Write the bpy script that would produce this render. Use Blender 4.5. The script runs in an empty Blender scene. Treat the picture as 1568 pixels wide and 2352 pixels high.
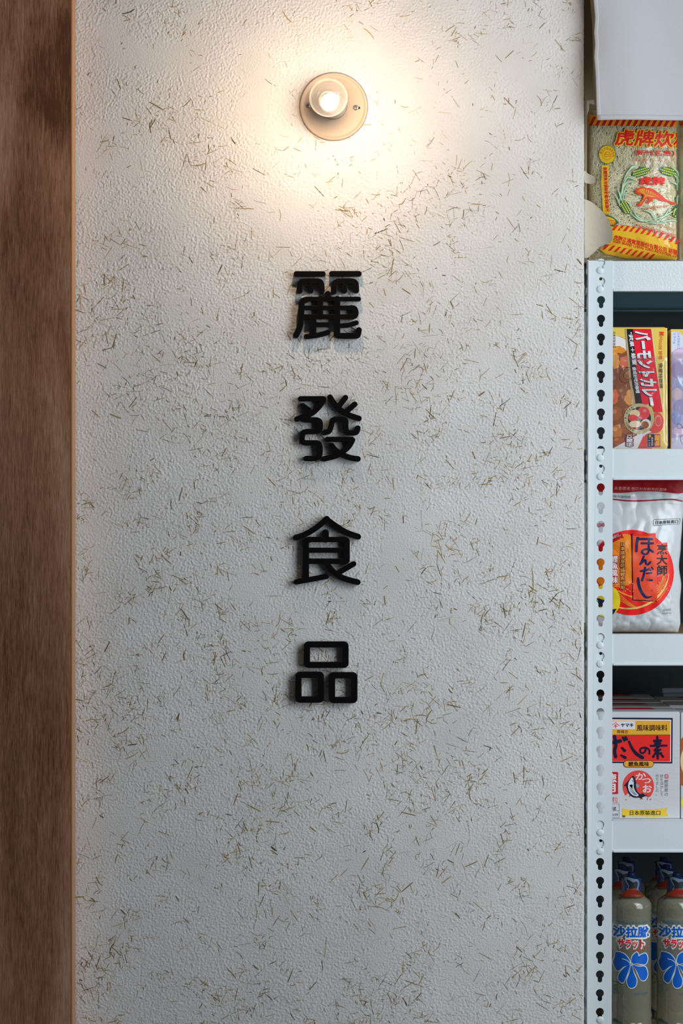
import bpy, bmesh, math, random
import numpy as np
from mathutils import Vector, noise
C = bpy.context.collection
sc = bpy.context.scene
PI = math.pi
# ------------------------------------------------------------------ camera, world, light, exposure
DIST, PX, ZC = 4.2, 0.0007, 1.40         # camera distance to the plaster face, metres per photo pixel there, eye height
cam = bpy.data.objects.new('camera', bpy.data.cameras.new('camera')); C.objects.link(cam)
cam.location = (0, -DIST, ZC); cam.rotation_euler = (PI/2, 0, 0)
cam.data.sensor_fit = 'HORIZONTAL'; cam.data.sensor_width = 24.0
cam.data.lens = 24.0*DIST/(1568*PX); cam.data.clip_start = 0.05
sc.camera = cam
w = bpy.data.worlds.new('world'); sc.world = w; w.use_nodes = True
w.node_tree.nodes['Background'].inputs[0].default_value = (0.80, 0.90, 1.0, 1)
w.node_tree.nodes['Background'].inputs[1].default_value = 0.018
def area(name, loc, target, sx, sy, power, col):
    d = bpy.data.lights.new(name, 'AREA'); d.shape = 'RECTANGLE'; d.size = sx; d.size_y = sy
    d.energy = power; d.color = col
    o = bpy.data.objects.new(name, d); C.objects.link(o); o.location = loc
    o.rotation_euler = (Vector(target)-Vector(loc)).to_track_quat('-Z', 'Y').to_euler(); return o
area('ceiling_tube_light', (1.35, -1.15, 2.5), (0.5, 0, 1.3), 1.0, 1.6, 18, (0.86, 0.94, 1.0))
area('side_fill_light', (1.6, -1.15, 1.5), (0.3, 0, 1.3), 1.1, 1.6, 24, (0.86, 0.93, 1.0))  # unseen fill panel, added at the right to grade brightness across the wall
sc.view_settings.view_transform = 'Standard'; sc.view_settings.look = 'None'
sc.view_settings.exposure = 0.07; sc.view_settings.gamma = 1.0; sc.view_settings.use_curve_mapping = False
LAMP_GLOW = 590.0                        # radiance of the little lamp's light source

# ------------------------------------------------------------------ helpers
def S(y): return PX*(DIST+y)/DIST
def W(px, py, y): s = S(y); return ((px-784)*s, y, ZC+(1176-py)*s)
def lin(c): c /= 255.0; return c/12.92 if c <= 0.04045 else ((c+0.055)/1.055)**2.4
MATS = {}
def mat(name, rgb=None, rough=0.5, albedo=None, metal=0.0, coat=0.0, spec=0.5):
    if name in MATS: return MATS[name]
    m = bpy.data.materials.new(name); m.use_nodes = True; b = m.node_tree.nodes['Principled BSDF']
    col = albedo or tuple(lin(c) for c in rgb)
    b.inputs['Base Color'].default_value = (*col, 1); b.inputs['Roughness'].default_value = rough
    b.inputs['Metallic'].default_value = metal; b.inputs['Coat Weight'].default_value = coat
    b.inputs['Specular IOR Level'].default_value = spec
    MATS[name] = m; return m
GAIN = 1.4
def ink(rgb, rough=0.42):
    """printing ink of a colour as it reads in the photo under the shop's light"""
    key = 'ink_%d_%d_%d' % tuple(rgb)
    return mat(key, rough=rough, spec=0.25, albedo=tuple(lin(c)*min(GAIN, 0.86/max(lin(max(rgb)), 1e-4)) for c in rgb))
def N(m, t, **kw):
    n = m.node_tree.nodes.new(t)
    for k, v in kw.items(): setattr(n, k, v)
    return n
def L(m, a, b): m.node_tree.links.new(a, b)
def obj(name, me, m=None, parent=None, loc=None):
    o = bpy.data.objects.new(name, me); C.objects.link(o)
    if m is not None and not me.materials: me.materials.append(m)
    if parent is not None: o.parent = parent
    if loc is not None: o.location = loc
    return o
def root(name, label, cat, loc, group=None):
    o = bpy.data.objects.new(name, None); C.objects.link(o); o.location = loc; o.empty_display_size = 0.02
    o['label'] = label; o['category'] = cat
    if group: o['group'] = group
    return o
def tag(o, label, cat, group=None):
    o['label'] = label; o['category'] = cat
    if group: o['group'] = group
    return o
def mesh_of(bm, name='m', smooth=False):
    me = bpy.data.meshes.new(name); bm.to_mesh(me); bm.free()
    if smooth: me.polygons.foreach_set('use_smooth', [True]*len(me.polygons))
    return me
def pydata(v, f, name='m', smooth=False):
    me = bpy.data.meshes.new(name); me.from_pydata(v, [], f); me.update()
    if smooth: me.polygons.foreach_set('use_smooth', [True]*len(me.polygons))
    return me
def add_box(bm, a, b, bevel=0.0, seg=2):
    x0, y0, z0 = a; x1, y1, z1 = b
    r = bmesh.ops.create_cube(bm, size=1.0)
    for v in r['verts']:
        v.co = Vector((x0+(v.co.x+.5)*(x1-x0), y0+(v.co.y+.5)*(y1-y0), z0+(v.co.z+.5)*(z1-z0)))
    if bevel:
        es = list({e for v in r['verts'] for e in v.link_edges})
        bmesh.ops.bevel(bm, geom=es, offset=bevel, segments=seg, affect='EDGES', profile=0.6)
def box_me(a, b, bevel=0.0, seg=2):
    bm = bmesh.new(); add_box(bm, a, b, bevel, seg); return mesh_of(bm)
def lathe(prof, n=48, axis='z', smooth=True):
    """prof: (radius, height) points; turned about z, or about -y (height towards the camera)"""
    v, f = [], []
    for r, h in prof:
        for k in range(n):
            a = 2*PI*k/n; x, y = r*math.cos(a), r*math.sin(a)
            v.append((x, y, h) if axis == 'z' else (x, -h, y))
    for i in range(len(prof)-1):
        for k in range(n):
            k2 = (k+1) % n
            f.append((i*n+k, i*n+k2, (i+1)*n+k2, (i+1)*n+k))
    me = pydata(v, f, smooth=smooth)
    bm = bmesh.new(); bm.from_mesh(me); bmesh.ops.remove_doubles(bm, verts=bm.verts, dist=1e-6)
    bmesh.ops.holes_fill(bm, edges=[e for e in bm.edges if e.is_boundary])
    bmesh.ops.recalc_face_normals(bm, faces=bm.faces)
    bm.to_mesh(me); bm.free()
    return me
def from_curve(cu):
    o = bpy.data.objects.new('tmp', cu); C.objects.link(o)
    dg = bpy.context.evaluated_depsgraph_get()
    me = bpy.data.meshes.new_from_object(o.evaluated_get(dg))
    bpy.data.objects.remove(o); bpy.data.curves.remove(cu)
    me.materials.clear(); return me
def fill2d(contours, extrude=0.0, bevel=0.0):
    """even-odd filled flat shape (holes allowed) in the xy plane, as a mesh"""
    cu = bpy.data.curves.new('tmp', 'CURVE'); cu.dimensions = '2D'; cu.fill_mode = 'BOTH'
    cu.extrude = extrude; cu.bevel_depth = bevel; cu.bevel_resolution = 1
    for c in contours:
        s = cu.splines.new('POLY'); s.points.add(len(c)-1); s.use_cyclic_u = True
        for p, q in zip(s.points, c): p.co = (q[0], q[1], 0, 1)
    return from_curve(cu)
def circ(cx, cy, rx, ry=None, n=36, rot=0.0, a0=0.0, a1=2*PI):
    ry = rx if ry is None else ry; out = []
    for k in range(n):
        a = a0+(a1-a0)*k/(n if a1-a0 >= 2*PI-1e-6 else n-1); x, y = rx*math.cos(a), ry*math.sin(a)
        out.append((cx+x*math.cos(rot)-y*math.sin(rot), cy+x*math.sin(rot)+y*math.cos(rot)))
    return out
def rrect(x0, y0, x1, y1, r, n=6):
    out = []
    for cx, cy, a in ((x1-r, y1-r, 0), (x0+r, y1-r, PI/2), (x0+r, y0+r, PI), (x1-r, y0+r, 1.5*PI)):
        for k in range(n+1):
            t = a+PI/2*k/n; out.append((cx+r*math.cos(t), cy+r*math.sin(t)))
    return out
def spl(pts, n=6):
    """Catmull-Rom through the points"""
    out = []
    P = [pts[0]]+list(pts)+[pts[-1]]
    for i in range(1, len(P)-2):
        for k in range(n):
            t = k/n; q = []
            for d in range(len(pts[0])):
                a, b, c, e = P[i-1][d], P[i][d], P[i+1][d], P[i+2][d]
                q.append(0.5*((2*b)+(-a+c)*t+(2*a-5*b+4*c-e)*t*t+(-a+3*b-3*c+e)*t**3))
            out.append(tuple(q))
    out.append(tuple(pts[-1])); return out
def blob(pts, n=5):
    """closed smooth outline"""
    P = list(pts); m = len(P); out = []
    for i in range(m):
        a, b, c, e = P[(i-1) % m], P[i], P[(i+1) % m], P[(i+2) % m]
        for k in range(n):
            t = k/n
            out.append(tuple(0.5*((2*b[d])+(-a[d]+c[d])*t+(2*a[d]-5*b[d]+4*c[d]-e[d])*t*t+(-a[d]+3*b[d]-3*c[d]+e[d])*t**3) for d in (0, 1)))
    return out
def ribbon(pts, wd, cap=5):
    """stroke outline of a polyline with round caps; wd is one width or a width per point"""
    n = len(pts); ws = [wd]*n if not hasattr(wd, '__len__') else list(wd)
    l, r = [], []
    for i, p in enumerate(pts):
        a = pts[max(i-1, 0)]; b = pts[min(i+1, n-1)]
        d = math.hypot(b[0]-a[0], b[1]-a[1]) or 1.0; nx, ny = -(b[1]-a[1])/d, (b[0]-a[0])/d
        l.append((p[0]+nx*ws[i]/2, p[1]+ny*ws[i]/2)); r.append((p[0]-nx*ws[i]/2, p[1]-ny*ws[i]/2))
    v = [(*a, 0.0) for a in l+r]; f = [(i, i+1, n+i+1, n+i) for i in range(n-1)]
    for i in (0, n-1):
        if ws[i] > 1.2 and cap:
            base = len(v); v += [(*a, 0.03) for a in circ(pts[i][0], pts[i][1], ws[i]/2, n=cap*2+2)]; f.append(tuple(range(base, len(v))))
    return v, f

# --- marching squares over a stroke distance field: clean outlines of drawn characters
def sdf_contours(strokes, x0, y0, x1, y1, step):
    """strokes: (points, width or widths); returns closed loops around the union"""
    xs = np.arange(x0, x1+step, step); ys = np.arange(y0, y1+step, step)
    X, Y = np.meshgrid(xs, ys); D = np.full(X.shape, 1e9)
    for pts, wd in strokes:
        n = len(pts); ws = [wd]*n if not hasattr(wd, '__len__') else wd
        for i in range(n-1):
            (ax, ay), (bx, by) = pts[i][:2], pts[i+1][:2]; dx, dy = bx-ax, by-ay; q = dx*dx+dy*dy or 1e-9
            t = np.clip(((X-ax)*dx+(Y-ay)*dy)/q, 0, 1)
            D = np.minimum(D, np.hypot(X-ax-t*dx, Y-ay-t*dy)-(ws[i]+(ws[i+1]-ws[i])*t)/2)
    nxt = {}; P = {}
    def cut(i, j, i2, j2):
        k = (i, j, i2, j2) if (i, j) < (i2, j2) else (i2, j2, i, j)
        if k not in P:
            a, b = D[k[0], k[1]], D[k[2], k[3]]; t = a/(a-b)
            P[k] = (xs[k[1]]+(xs[k[3]]-xs[k[1]])*t, ys[k[0]]+(ys[k[2]]-ys[k[0]])*t)
        return k
    for i in range(D.shape[0]-1):
        row = D[i:i+2]
        if row.min() > step*2: continue
        for j in range(D.shape[1]-1):
            cs = [(i, j), (i, j+1), (i+1, j+1), (i+1, j)]; ins = [D[c] < 0 for c in cs]
            if all(ins) or not any(ins): continue
            en, ex = [], []
            for k in range(4):
                k2 = (k+1) % 4
                if ins[k] and not ins[k2]: ex.append(cut(*cs[k], *cs[k2]))
                if not ins[k] and ins[k2]: en.append(cut(*cs[k], *cs[k2]))
            for a, b in zip(ex, en): nxt[a] = b
    loops = []
    while nxt:
        s, cur = next(iter(nxt.items())); lp = [P[s]]; del nxt[s]
        while cur != s and cur in nxt: lp.append(P[cur]); cur = nxt.pop(cur)
        if len(lp) > 5: loops.append(lp)
    return loops
def area2(l): return sum(l[i-1][0]*l[i][1]-l[i][0]*l[i-1][1] for i in range(len(l)))
def inside(p, l):
    c = False
    for i in range(len(l)):
        (x1, y1), (x2, y2) = l[i-1], l[i]
        if (y1 > p[1]) != (y2 > p[1]) and p[0] < (x2-x1)*(p[1]-y1)/(y2-y1)+x1: c = not c
    return c
def group_loops(loops):
    """outer loops, each with its holes"""
    depth = [sum(1 for j, m in enumerate(loops) if j != i and inside(l[0], m)) for i, l in enumerate(loops)]
    out = []
    for i, l in enumerate(loops):
        if depth[i] % 2 == 0:
            out.append([l]+[m for j, m in enumerate(loops) if depth[j] == depth[i]+1 and inside(m[0], l)])
    return out

# --- flat print on packs: shapes given in photo pixels of the pack's own front, laid on its real surface by a mapper
def Q(x0, y0, x1, y1): return [(x0, y0), (x1, y0), (x1, y1), (x0, y1)]          # upright text box: TL TR BR BL
def QR(x0, y0, x1, y1): return [(x1, y0), (x1, y1), (x0, y1), (x0, y0)]         # text turned a quarter clockwise
class Art:
    def __init__(s, parent, mapper, step=None): s.p, s.m, s.step = parent, mapper, step
    def put(s, name, v, f, color, layer=1, m=None):
        if s.step:
            bm = bmesh.new(); vs = [bm.verts.new((a[0], a[1], a[2] if len(a) > 2 else 0)) for a in v]
            for q in f:
                try: bm.faces.new([vs[i] for i in q])
                except ValueError: pass
            for d in (0, 1):
                lo, hi = min(a[d] for a in v), max(a[d] for a in v); st = s.step[d]
                k = math.ceil(lo/st)
                while st < 900 and k*st < hi:
                    co = [0, 0, 0]; no = [0, 0, 0]; co[d] = k*st; no[d] = 1
                    bmesh.ops.bisect_plane(bm, geom=bm.verts[:]+bm.edges[:]+bm.faces[:], plane_co=co, plane_no=no); k += 1
            bm.verts.ensure_lookup_table(); bm.verts.index_update()
            v = [tuple(q.co) for q in bm.verts]; f = [tuple(q.index for q in fc.verts) for fc in bm.faces]; bm.free()
        b = s.p.parent.location if s.p.parent else s.p.location
        co = []
        for a in v:
            q = s.m(a[0], a[1], layer+(a[2] if len(a) > 2 else 0)); co.append((q[0]-b[0], q[1]-b[1], q[2]-b[2]))
        return obj(name, pydata(co, f, name, bool(s.step)), m or ink(color), s.p)
    def multi(s, name, parts, color, layer=1, m=None):
        V, F = [], []
        for k, (v, f) in enumerate(parts):
            n = len(V); h = 0.4*k/len(parts); V += [(a[0], a[1], (a[2] if len(a) > 2 else 0)+h) for a in v]; F += [tuple(i+n for i in q) for q in f]
        return s.put(name, V, F, color, layer, m)
    def shape(s, name, contours, color, layer=1, m=None):
        me = fill2d(contours); v = [(a.co.x, a.co.y) for a in me.vertices]; f = [tuple(q.vertices) for q in me.polygons]
        bpy.data.meshes.remove(me); return s.put(name, v, f, color, layer, m)
    def polys(s, name, plist, color, layer=1, m=None):
        return s.multi(name, [(p, [tuple(range(len(p)))]) for p in plist], color, layer, m)
    def circle(s, name, cx, cy, r, color, layer=1, ry=None): return s.polys(name, [circ(cx, cy, r, ry)], color, layer)
    def ring(s, name, cx, cy, r, wd, color, layer=1):
        a, b = circ(cx, cy, r+wd/2, n=48), circ(cx, cy, r-wd/2, n=48)
        return s.put(name, a+b, [(k, (k+1) % 48, 48+(k+1) % 48, 48+k) for k in range(48)], color, layer)
    def strokes(s, name, sts, color, layer=1): return s.multi(name, [ribbon(p, wd) for p, wd in sts], color, layer)
    def brush(s, name, sts, color, layer=1):
        pts = [p for st, _ in sts for p in st]; xs = [p[0] for p in pts]; ys = [p[1] for p in pts]
        return s.shape(name, sdf_contours(sts, min(xs)-8, min(ys)-8, max(xs)+8, max(ys)+8, 0.6), color, layer)
    def glyphs(s, text, bold=0.0):
        """flat lettering in em units; bold lettering is the outline drawn again a little to each side, a hair apart in height"""
        cu = bpy.data.curves.new('t', 'FONT'); cu.body = text; cu.size = 1; cu.offset = min(bold, 0.006); cu.resolution_u = 2
        me = from_curve(cu); v = [(a.co.x, a.co.y) for a in me.vertices]; f = [tuple(q.vertices) for q in me.polygons]
        bpy.data.meshes.remove(me); r = bold-0.006
        if r <= 0.002: return [(x, y, 0.0) for x, y in v], f
        n = 6 if r < 0.05 else 10; V, F = [], []
        for k in range(n):
            dx, dy, o = r*math.cos(2*PI*k/n+.3), r*math.sin(2*PI*k/n+.3), len(V)
            V += [(x+dx, y+dy, 0.05*k) for x, y in v]; F += [tuple(i+o for i in q) for q in f]
        return V, F
    def text(s, name, text, quad, color, layer=2, bold=0.0, arc=0.0, cell=False):
        v, f = s.glyphs(text, bold)
        if cell: x0, x1, y0, y1 = 0, len(text), -.12, .88
        else:
            x0, x1 = min(a[0] for a in v)+bold, max(a[0] for a in v)-bold; y0, y1 = min(a[1] for a in v)+bold, max(a[1] for a in v)-bold
        out = []
        for a in v:
            t, u = (a[0]-x0)/(x1-x0), 1-(a[1]-y0)/(y1-y0)
            u += arc*(2*t-1)**2
            q = [(quad[0][d]*(1-t)+quad[1][d]*t)*(1-u)+(quad[3][d]*(1-t)+quad[2][d]*t)*u for d in (0, 1)]
            out.append((q[0], q[1], a[2]))
        return s.put(name, out, f, color, layer)
    def vtext(s, name, text, x0, y0, x1, y1, color, layer=2, bold=0.0, slant=0.0):
        n = len(text); h = (y1-y0)/n; parts = []
        for i, ch in enumerate(text):
            v, f = s.glyphs(ch, bold)
            parts.append(([(x0+slant*(i+.5)/n+a[0]*(x1-x0), y0+h*i+(0.88-a[1])*h, a[2]) for a in v], f))
        return s.multi(name, parts, color, layer)
    def ringtext(s, name, text, cx, cy, r, a0, a1, size, color, layer=2, bold=0.0, inward=False):
        parts = []
        for i, ch in enumerate(text):
            if ch == ' ': continue
            v, f = s.glyphs(ch, bold); a = a0+(a1-a0)*i/max(len(text)-1, 1)
            mx = (min(q[0] for q in v)+max(q[0] for q in v))/2
            out = []
            for q in v:
                x, y = (q[0]-mx)*size, -(q[1]-.36)*size
                if inward: x, y = -x, -y
                out.append((cx+r*math.cos(a)-x*math.sin(a)-y*math.cos(a), cy+r*math.sin(a)+x*math.cos(a)-y*math.sin(a)))
            parts.append((out, f))
        return s.multi(name, parts, color, layer)
def flat_mapper(y, lift=0.00015):
    return lambda px, py, k: W(px, py, y-lift*k)

# ------------------------------------------------------------------ materials of the place
def plaster_material():
    m = bpy.data.materials.new('straw_plaster'); m.use_nodes = True; b = m.node_tree.nodes['Principled BSDF']
    tc = N(m, 'ShaderNodeTexCoord')
    n1 = N(m, 'ShaderNodeTexNoise'); n1.inputs['Scale'].default_value = 9; n1.inputs['Detail'].default_value = 5
    L(m, tc.outputs['Object'], n1.inputs['Vector'])
    r = N(m, 'ShaderNodeValToRGB'); L(m, n1.outputs['Fac'], r.inputs['Fac'])
    r.color_ramp.elements[0].position = 0.3; r.color_ramp.elements[0].color = (0.70, 0.685, 0.66, 1)
    r.color_ramp.elements[1].position = 0.7; r.color_ramp.elements[1].color = (0.78, 0.77, 0.75, 1)
    L(m, r.outputs['Color'], b.inputs['Base Color'])
    b.inputs['Roughness'].default_value = 0.9; b.inputs['Specular IOR Level'].default_value = 0.2
    n2 = N(m, 'ShaderNodeTexNoise'); n2.inputs['Scale'].default_value = 330; n2.inputs['Detail'].default_value = 3; n2.inputs['Roughness'].default_value = 0.5
    L(m, tc.outputs['Object'], n2.inputs['Vector'])
    bp = N(m, 'ShaderNodeBump'); bp.inputs['Strength'].default_value = 1.0; bp.inputs['Distance'].default_value = 0.0009
    L(m, n2.outputs['Fac'], bp.inputs['Height']); L(m, bp.outputs['Normal'], b.inputs['Normal'])
    return m
def wood_material(name, dark, mid, light, knot=None):
    """flat-sawn veneer: slanting bands of colour, fine pores along z"""
    m = bpy.data.materials.new(name); m.use_nodes = True; b = m.node_tree.nodes['Principled BSDF']
    tc = N(m, 'ShaderNodeTexCoord'); src = tc.outputs['Object']
    def nz_(scale, rot, detail, rough, dist):
        mp = N(m, 'ShaderNodeMapping'); mp.inputs['Scale'].default_value = scale; mp.inputs['Rotation'].default_value = (0, rot, 0); L(m, src, mp.inputs['Vector'])
        n = N(m, 'ShaderNodeTexNoise'); n.inputs['Scale'].default_value = 1.0; n.inputs['Detail'].default_value = detail
        n.inputs['Roughness'].default_value = rough; n.inputs['Distortion'].default_value = dist; L(m, mp.outputs['Vector'], n.inputs['Vector']); return n.outputs['Fac']
    def madd(a, k, c):
        q = N(m, 'ShaderNodeMath', operation='MULTIPLY_ADD'); L(m, a, q.inputs[0]); q.inputs[1].default_value = k
        if hasattr(c, 'links'): L(m, c, q.inputs[2])
        else: q.inputs[2].default_value = c
        return q.outputs[0]
    big = nz_((13, 6, 1.6), 0.16, 3, 0.5, 0.9); grain = nz_((760, 200, 60), 0.05, 3, 0.65, 0.0); pores = nz_((260, 90, 24), 0.06, 3, 0.6, 0.3)
    fac = madd(big, 0.62, madd(grain, 0.36, madd(pores, 0.30, -0.14)))
    if knot:
        mp = N(m, 'ShaderNodeMapping'); mp.inputs['Location'].default_value = (-knot[0]*9, 0, -knot[1]*4.5); mp.inputs['Scale'].default_value = (9, 0, 4.5); L(m, src, mp.inputs['Vector'])
        nn = N(m, 'ShaderNodeTexNoise'); nn.inputs['Scale'].default_value = 9; L(m, src, nn.inputs['Vector'])
        vl = N(m, 'ShaderNodeVectorMath', operation='LENGTH'); L(m, mp.outputs['Vector'], vl.inputs[0])
        g = madd(nn.outputs['Fac'], -0.9, madd(vl.outputs['Value'], 1.0, 0.45))
        mr = N(m, 'ShaderNodeMapRange', interpolation_type='SMOOTHSTEP'); L(m, g, mr.inputs['Value']); mr.inputs['From Min'].default_value = 0.05; mr.inputs['From Max'].default_value = 0.75
        mr.inputs['To Min'].default_value = -0.20; mr.inputs['To Max'].default_value = 0.0
        ad = N(m, 'ShaderNodeMath', operation='ADD'); L(m, fac, ad.inputs[0]); L(m, mr.outputs[0], ad.inputs[1]); fac = ad.outputs[0]
    r = N(m, 'ShaderNodeValToRGB'); L(m, fac, r.inputs['Fac'])
    e = r.color_ramp.elements; e[0].position = 0.32; e[0].color = (*dark, 1); e[1].position = 0.68; e[1].color = (*light, 1)
    q = e.new(0.48); q.color = (*mid, 1)
    L(m, r.outputs['Color'], b.inputs['Base Color']); b.inputs['Roughness'].default_value = 0.5; b.inputs['Specular IOR Level'].default_value = 0.25
    bp = N(m, 'ShaderNodeBump'); bp.inputs['Strength'].default_value = 0.2; bp.inputs['Distance'].default_value = 0.0005
    L(m, grain, bp.inputs['Height']); L(m, bp.outputs['Normal'], b.inputs['Normal'])
    return m
def bumpy(m, scale, dist, strength=1.0, detail=2.0):
    b = m.node_tree.nodes['Principled BSDF']; tc = N(m, 'ShaderNodeTexCoord'); n = N(m, 'ShaderNodeTexNoise')
    n.inputs['Scale'].default_value = scale; n.inputs['Detail'].default_value = detail
    L(m, tc.outputs['Object'], n.inputs['Vector']); bp = N(m, 'ShaderNodeBump')
    bp.inputs['Strength'].default_value = strength; bp.inputs['Distance'].default_value = dist
    L(m, n.outputs['Fac'], bp.inputs['Height']); L(m, bp.outputs['Normal'], b.inputs['Normal']); return m
def film_material(name, gloss=0.12, edge=0.5, tint=(0.97, 0.98, 1.0), haze=0.0, rough=0.12):
    """clear packing film: see-through, with the reflections of a thin glossy sheet"""
    m = bpy.data.materials.new(name); m.use_nodes = True; nt = m.node_tree; nt.nodes.remove(nt.nodes['Principled BSDF'])
    out = nt.nodes['Material Output']
    tr = N(m, 'ShaderNodeBsdfTransparent'); tr.inputs[0].default_value = (*tint, 1)
    df = N(m, 'ShaderNodeBsdfTranslucent'); df.inputs[0].default_value = (0.8, 0.82, 0.85, 1)
    d2 = N(m, 'ShaderNodeBsdfDiffuse'); d2.inputs[0].default_value = (0.8, 0.82, 0.85, 1)
    hz = N(m, 'ShaderNodeMixShader'); hz.inputs[0].default_value = 0.6; L(m, df.outputs[0], hz.inputs[1]); L(m, d2.outputs[0], hz.inputs[2])
    m1 = N(m, 'ShaderNodeMixShader'); m1.inputs[0].default_value = haze; L(m, tr.outputs[0], m1.inputs[1]); L(m, hz.outputs[0], m1.inputs[2])
    gl = N(m, 'ShaderNodeBsdfGlossy'); gl.inputs['Roughness'].default_value = rough
    lw = N(m, 'ShaderNodeLayerWeight'); lw.inputs['Blend'].default_value = 0.35
    ma = N(m, 'ShaderNodeMath', operation='MULTIPLY_ADD', use_clamp=True); L(m, lw.outputs['Facing'], ma.inputs[0])
    ma.inputs[1].default_value = edge; ma.inputs[2].default_value = gloss
    m2 = N(m, 'ShaderNodeMixShader'); L(m, ma.outputs[0], m2.inputs[0]); L(m, m1.outputs[0], m2.inputs[1]); L(m, gl.outputs[0], m2.inputs[2])
    L(m, m2.outputs[0], out.inputs['Surface']); return m
M_PLASTER = plaster_material()
M_WOOD = wood_material('reddish_plywood', (0.13, 0.050, 0.021), (0.33, 0.155, 0.085), (0.56, 0.33, 0.22), (0.225, 2.09))
M_EDGE = bumpy(mat('raw_wood_edge', albedo=(0.46, 0.22, 0.10), rough=0.55), 300, 0.0004)
M_WHITE = bumpy(mat('white_powder_coat', albedo=(0.70, 0.76, 0.79), rough=0.33), 330, 0.0009, 0.8, 3.0)
M_WHITE2 = bumpy(mat('white_powder_coat_smooth', albedo=(0.70, 0.76, 0.79), rough=0.42), 330, 0.0003, 0.4)
M_BLACK = mat('gloss_black_acrylic', albedo=(0.006, 0.005, 0.005), rough=0.3, spec=0.2)
M_BOARD = wood_material('shelf_board', (0.22, 0.14, 0.07), (0.38, 0.26, 0.14), (0.52, 0.38, 0.22))
M_DARK = mat('dark_back_wall', albedo=(0.035, 0.05, 0.055), rough=0.8)
M_CARD = bumpy(mat('brown_cardboard', albedo=(0.32, 0.23, 0.13), rough=0.8), 90, 0.0008)
M_CARDIN = bumpy(mat('grey_cardboard_liner', albedo=(0.60, 0.54, 0.43), rough=0.85), 90, 0.0008)

# ------------------------------------------------------------------ the setting
rng = np.random.default_rng(7); random.seed(5)
def struct(name, me, m): o = obj(name, me, m); o['kind'] = 'structure'; return o
struct('floor', box_me((-3, -5.2, -0.05), (3, 1.0, 0.0)), bumpy(mat('grey_floor', albedo=(0.16, 0.15, 0.15), rough=0.6), 20, 0.001))
struct('ceiling', box_me((-3, -5.2, 2.75), (3, 1.0, 2.80)), mat('white_ceiling', albedo=(0.4, 0.4, 0.4), rough=0.9))
struct('wall_back', box_me((0.40, 0.66, 0.0), (3, 0.76, 2.75)), M_DARK)

# plaster wall: trowelled granular relief as real geometry
STEP = 0.0012
gx = np.concatenate([[-1.6, -0.9, -0.60], np.arange(-0.45, 0.3895, STEP), [0.3898]])
gz = np.concatenate([[0.0, 0.3], np.arange(0.555, 2.245, STEP), [2.5, 2.75]])
nx, nz = len(gx), len(gz)
def lowpass(a, sig):
    f = np.fft.rfft2(a); ky = np.fft.fftfreq(a.shape[0])[:, None]; kx = np.fft.rfftfreq(a.shape[1])[None, :]
    r = np.fft.irfft2(f*np.exp(-2*(PI*sig)**2*(kx*kx+ky*ky)), s=a.shape); return r
wn = rng.standard_normal((nz, nx))
fine = lowpass(wn, 0.74)-lowpass(wn, 1.8); fine /= fine.std()
mid = lowpass(rng.standard_normal((nz, nx)), 5)-lowpass(wn, 12); mid /= mid.std()
patch = lowpass(rng.standard_normal((nz, nx)), 16); patch /= patch.std()
wave = lowpass(rng.standard_normal((nz, nx)), 70); wave /= wave.std()
smooth = 1/(1+np.exp(-(patch+0.95)*3.5))
zz = np.clip((gz-0.55)/1.7, 0, 1)[:, None]
H = smooth*(0.00021+0.00015*zz)*np.clip(fine, -1.0, 2.4)+0.00007*smooth*mid+0.0007*wave
H -= H[2:-2, 3:-1].mean(); edge = np.clip((0.3898-gx)/0.004, 0, 1)[None, :]
H = H*edge; H[:2] = 0; H[-2:] = 0; H[:, :3] = 0
def build_wall():
    co = np.empty((nz, nx, 3), np.float32); co[..., 0] = gx[None, :]; co[..., 1] = -H; co[..., 2] = gz[:, None]
    co[2:-2, -1, 0] += 0.00035*lowpass(rng.standard_normal((nz, 1)), 1.5)[2:-2, 0]
    idx = np.arange(nz*nx).reshape(nz, nx)
    q = np.stack([idx[:-1, :-1], idx[:-1, 1:], idx[1:, 1:], idx[1:, :-1]], -1).reshape(-1, 4)
    n0 = nz*nx; back = np.zeros((nz+2, 3), np.float32)
    back[:nz] = np.stack([np.full(nz, 0.3898), np.full(nz, 0.66), gz], -1)
    back[nz] = (-1.6, 0.66, 0); back[nz+1] = (-1.6, 0.66, 2.75)
    r = idx[:, -1]; b = n0+np.arange(nz)
    side = np.stack([r[:-1], b[:-1], b[1:], r[1:]], -1)
    bk = np.array([[n0, n0+nz, n0+nz+1, n0+nz-1]])
    q = np.concatenate([q, side, bk]); V = np.concatenate([co.reshape(-1, 3), back])
    me = bpy.data.meshes.new('wall_front'); me.vertices.add(len(V)); me.vertices.foreach_set('co', V.ravel())
    me.loops.add(q.size); me.loops.foreach_set('vertex_index', q.ravel().astype(np.int32))
    me.polygons.add(len(q)); me.polygons.foreach_set('loop_start', np.arange(0, q.size, 4, dtype=np.int32))
    sm = np.ones(len(q), bool); sm[-nz:] = False
    me.polygons.foreach_set('use_smooth', sm); me.update(); me.validate()
    return struct('wall_front', me, M_PLASTER)
WALL = build_wall()
def hsurf(x, z):
    i = np.searchsorted(gx, x); k = np.searchsorted(gz, z)
    return float(H[min(k, nz-1), min(i, nx-1)])

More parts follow.
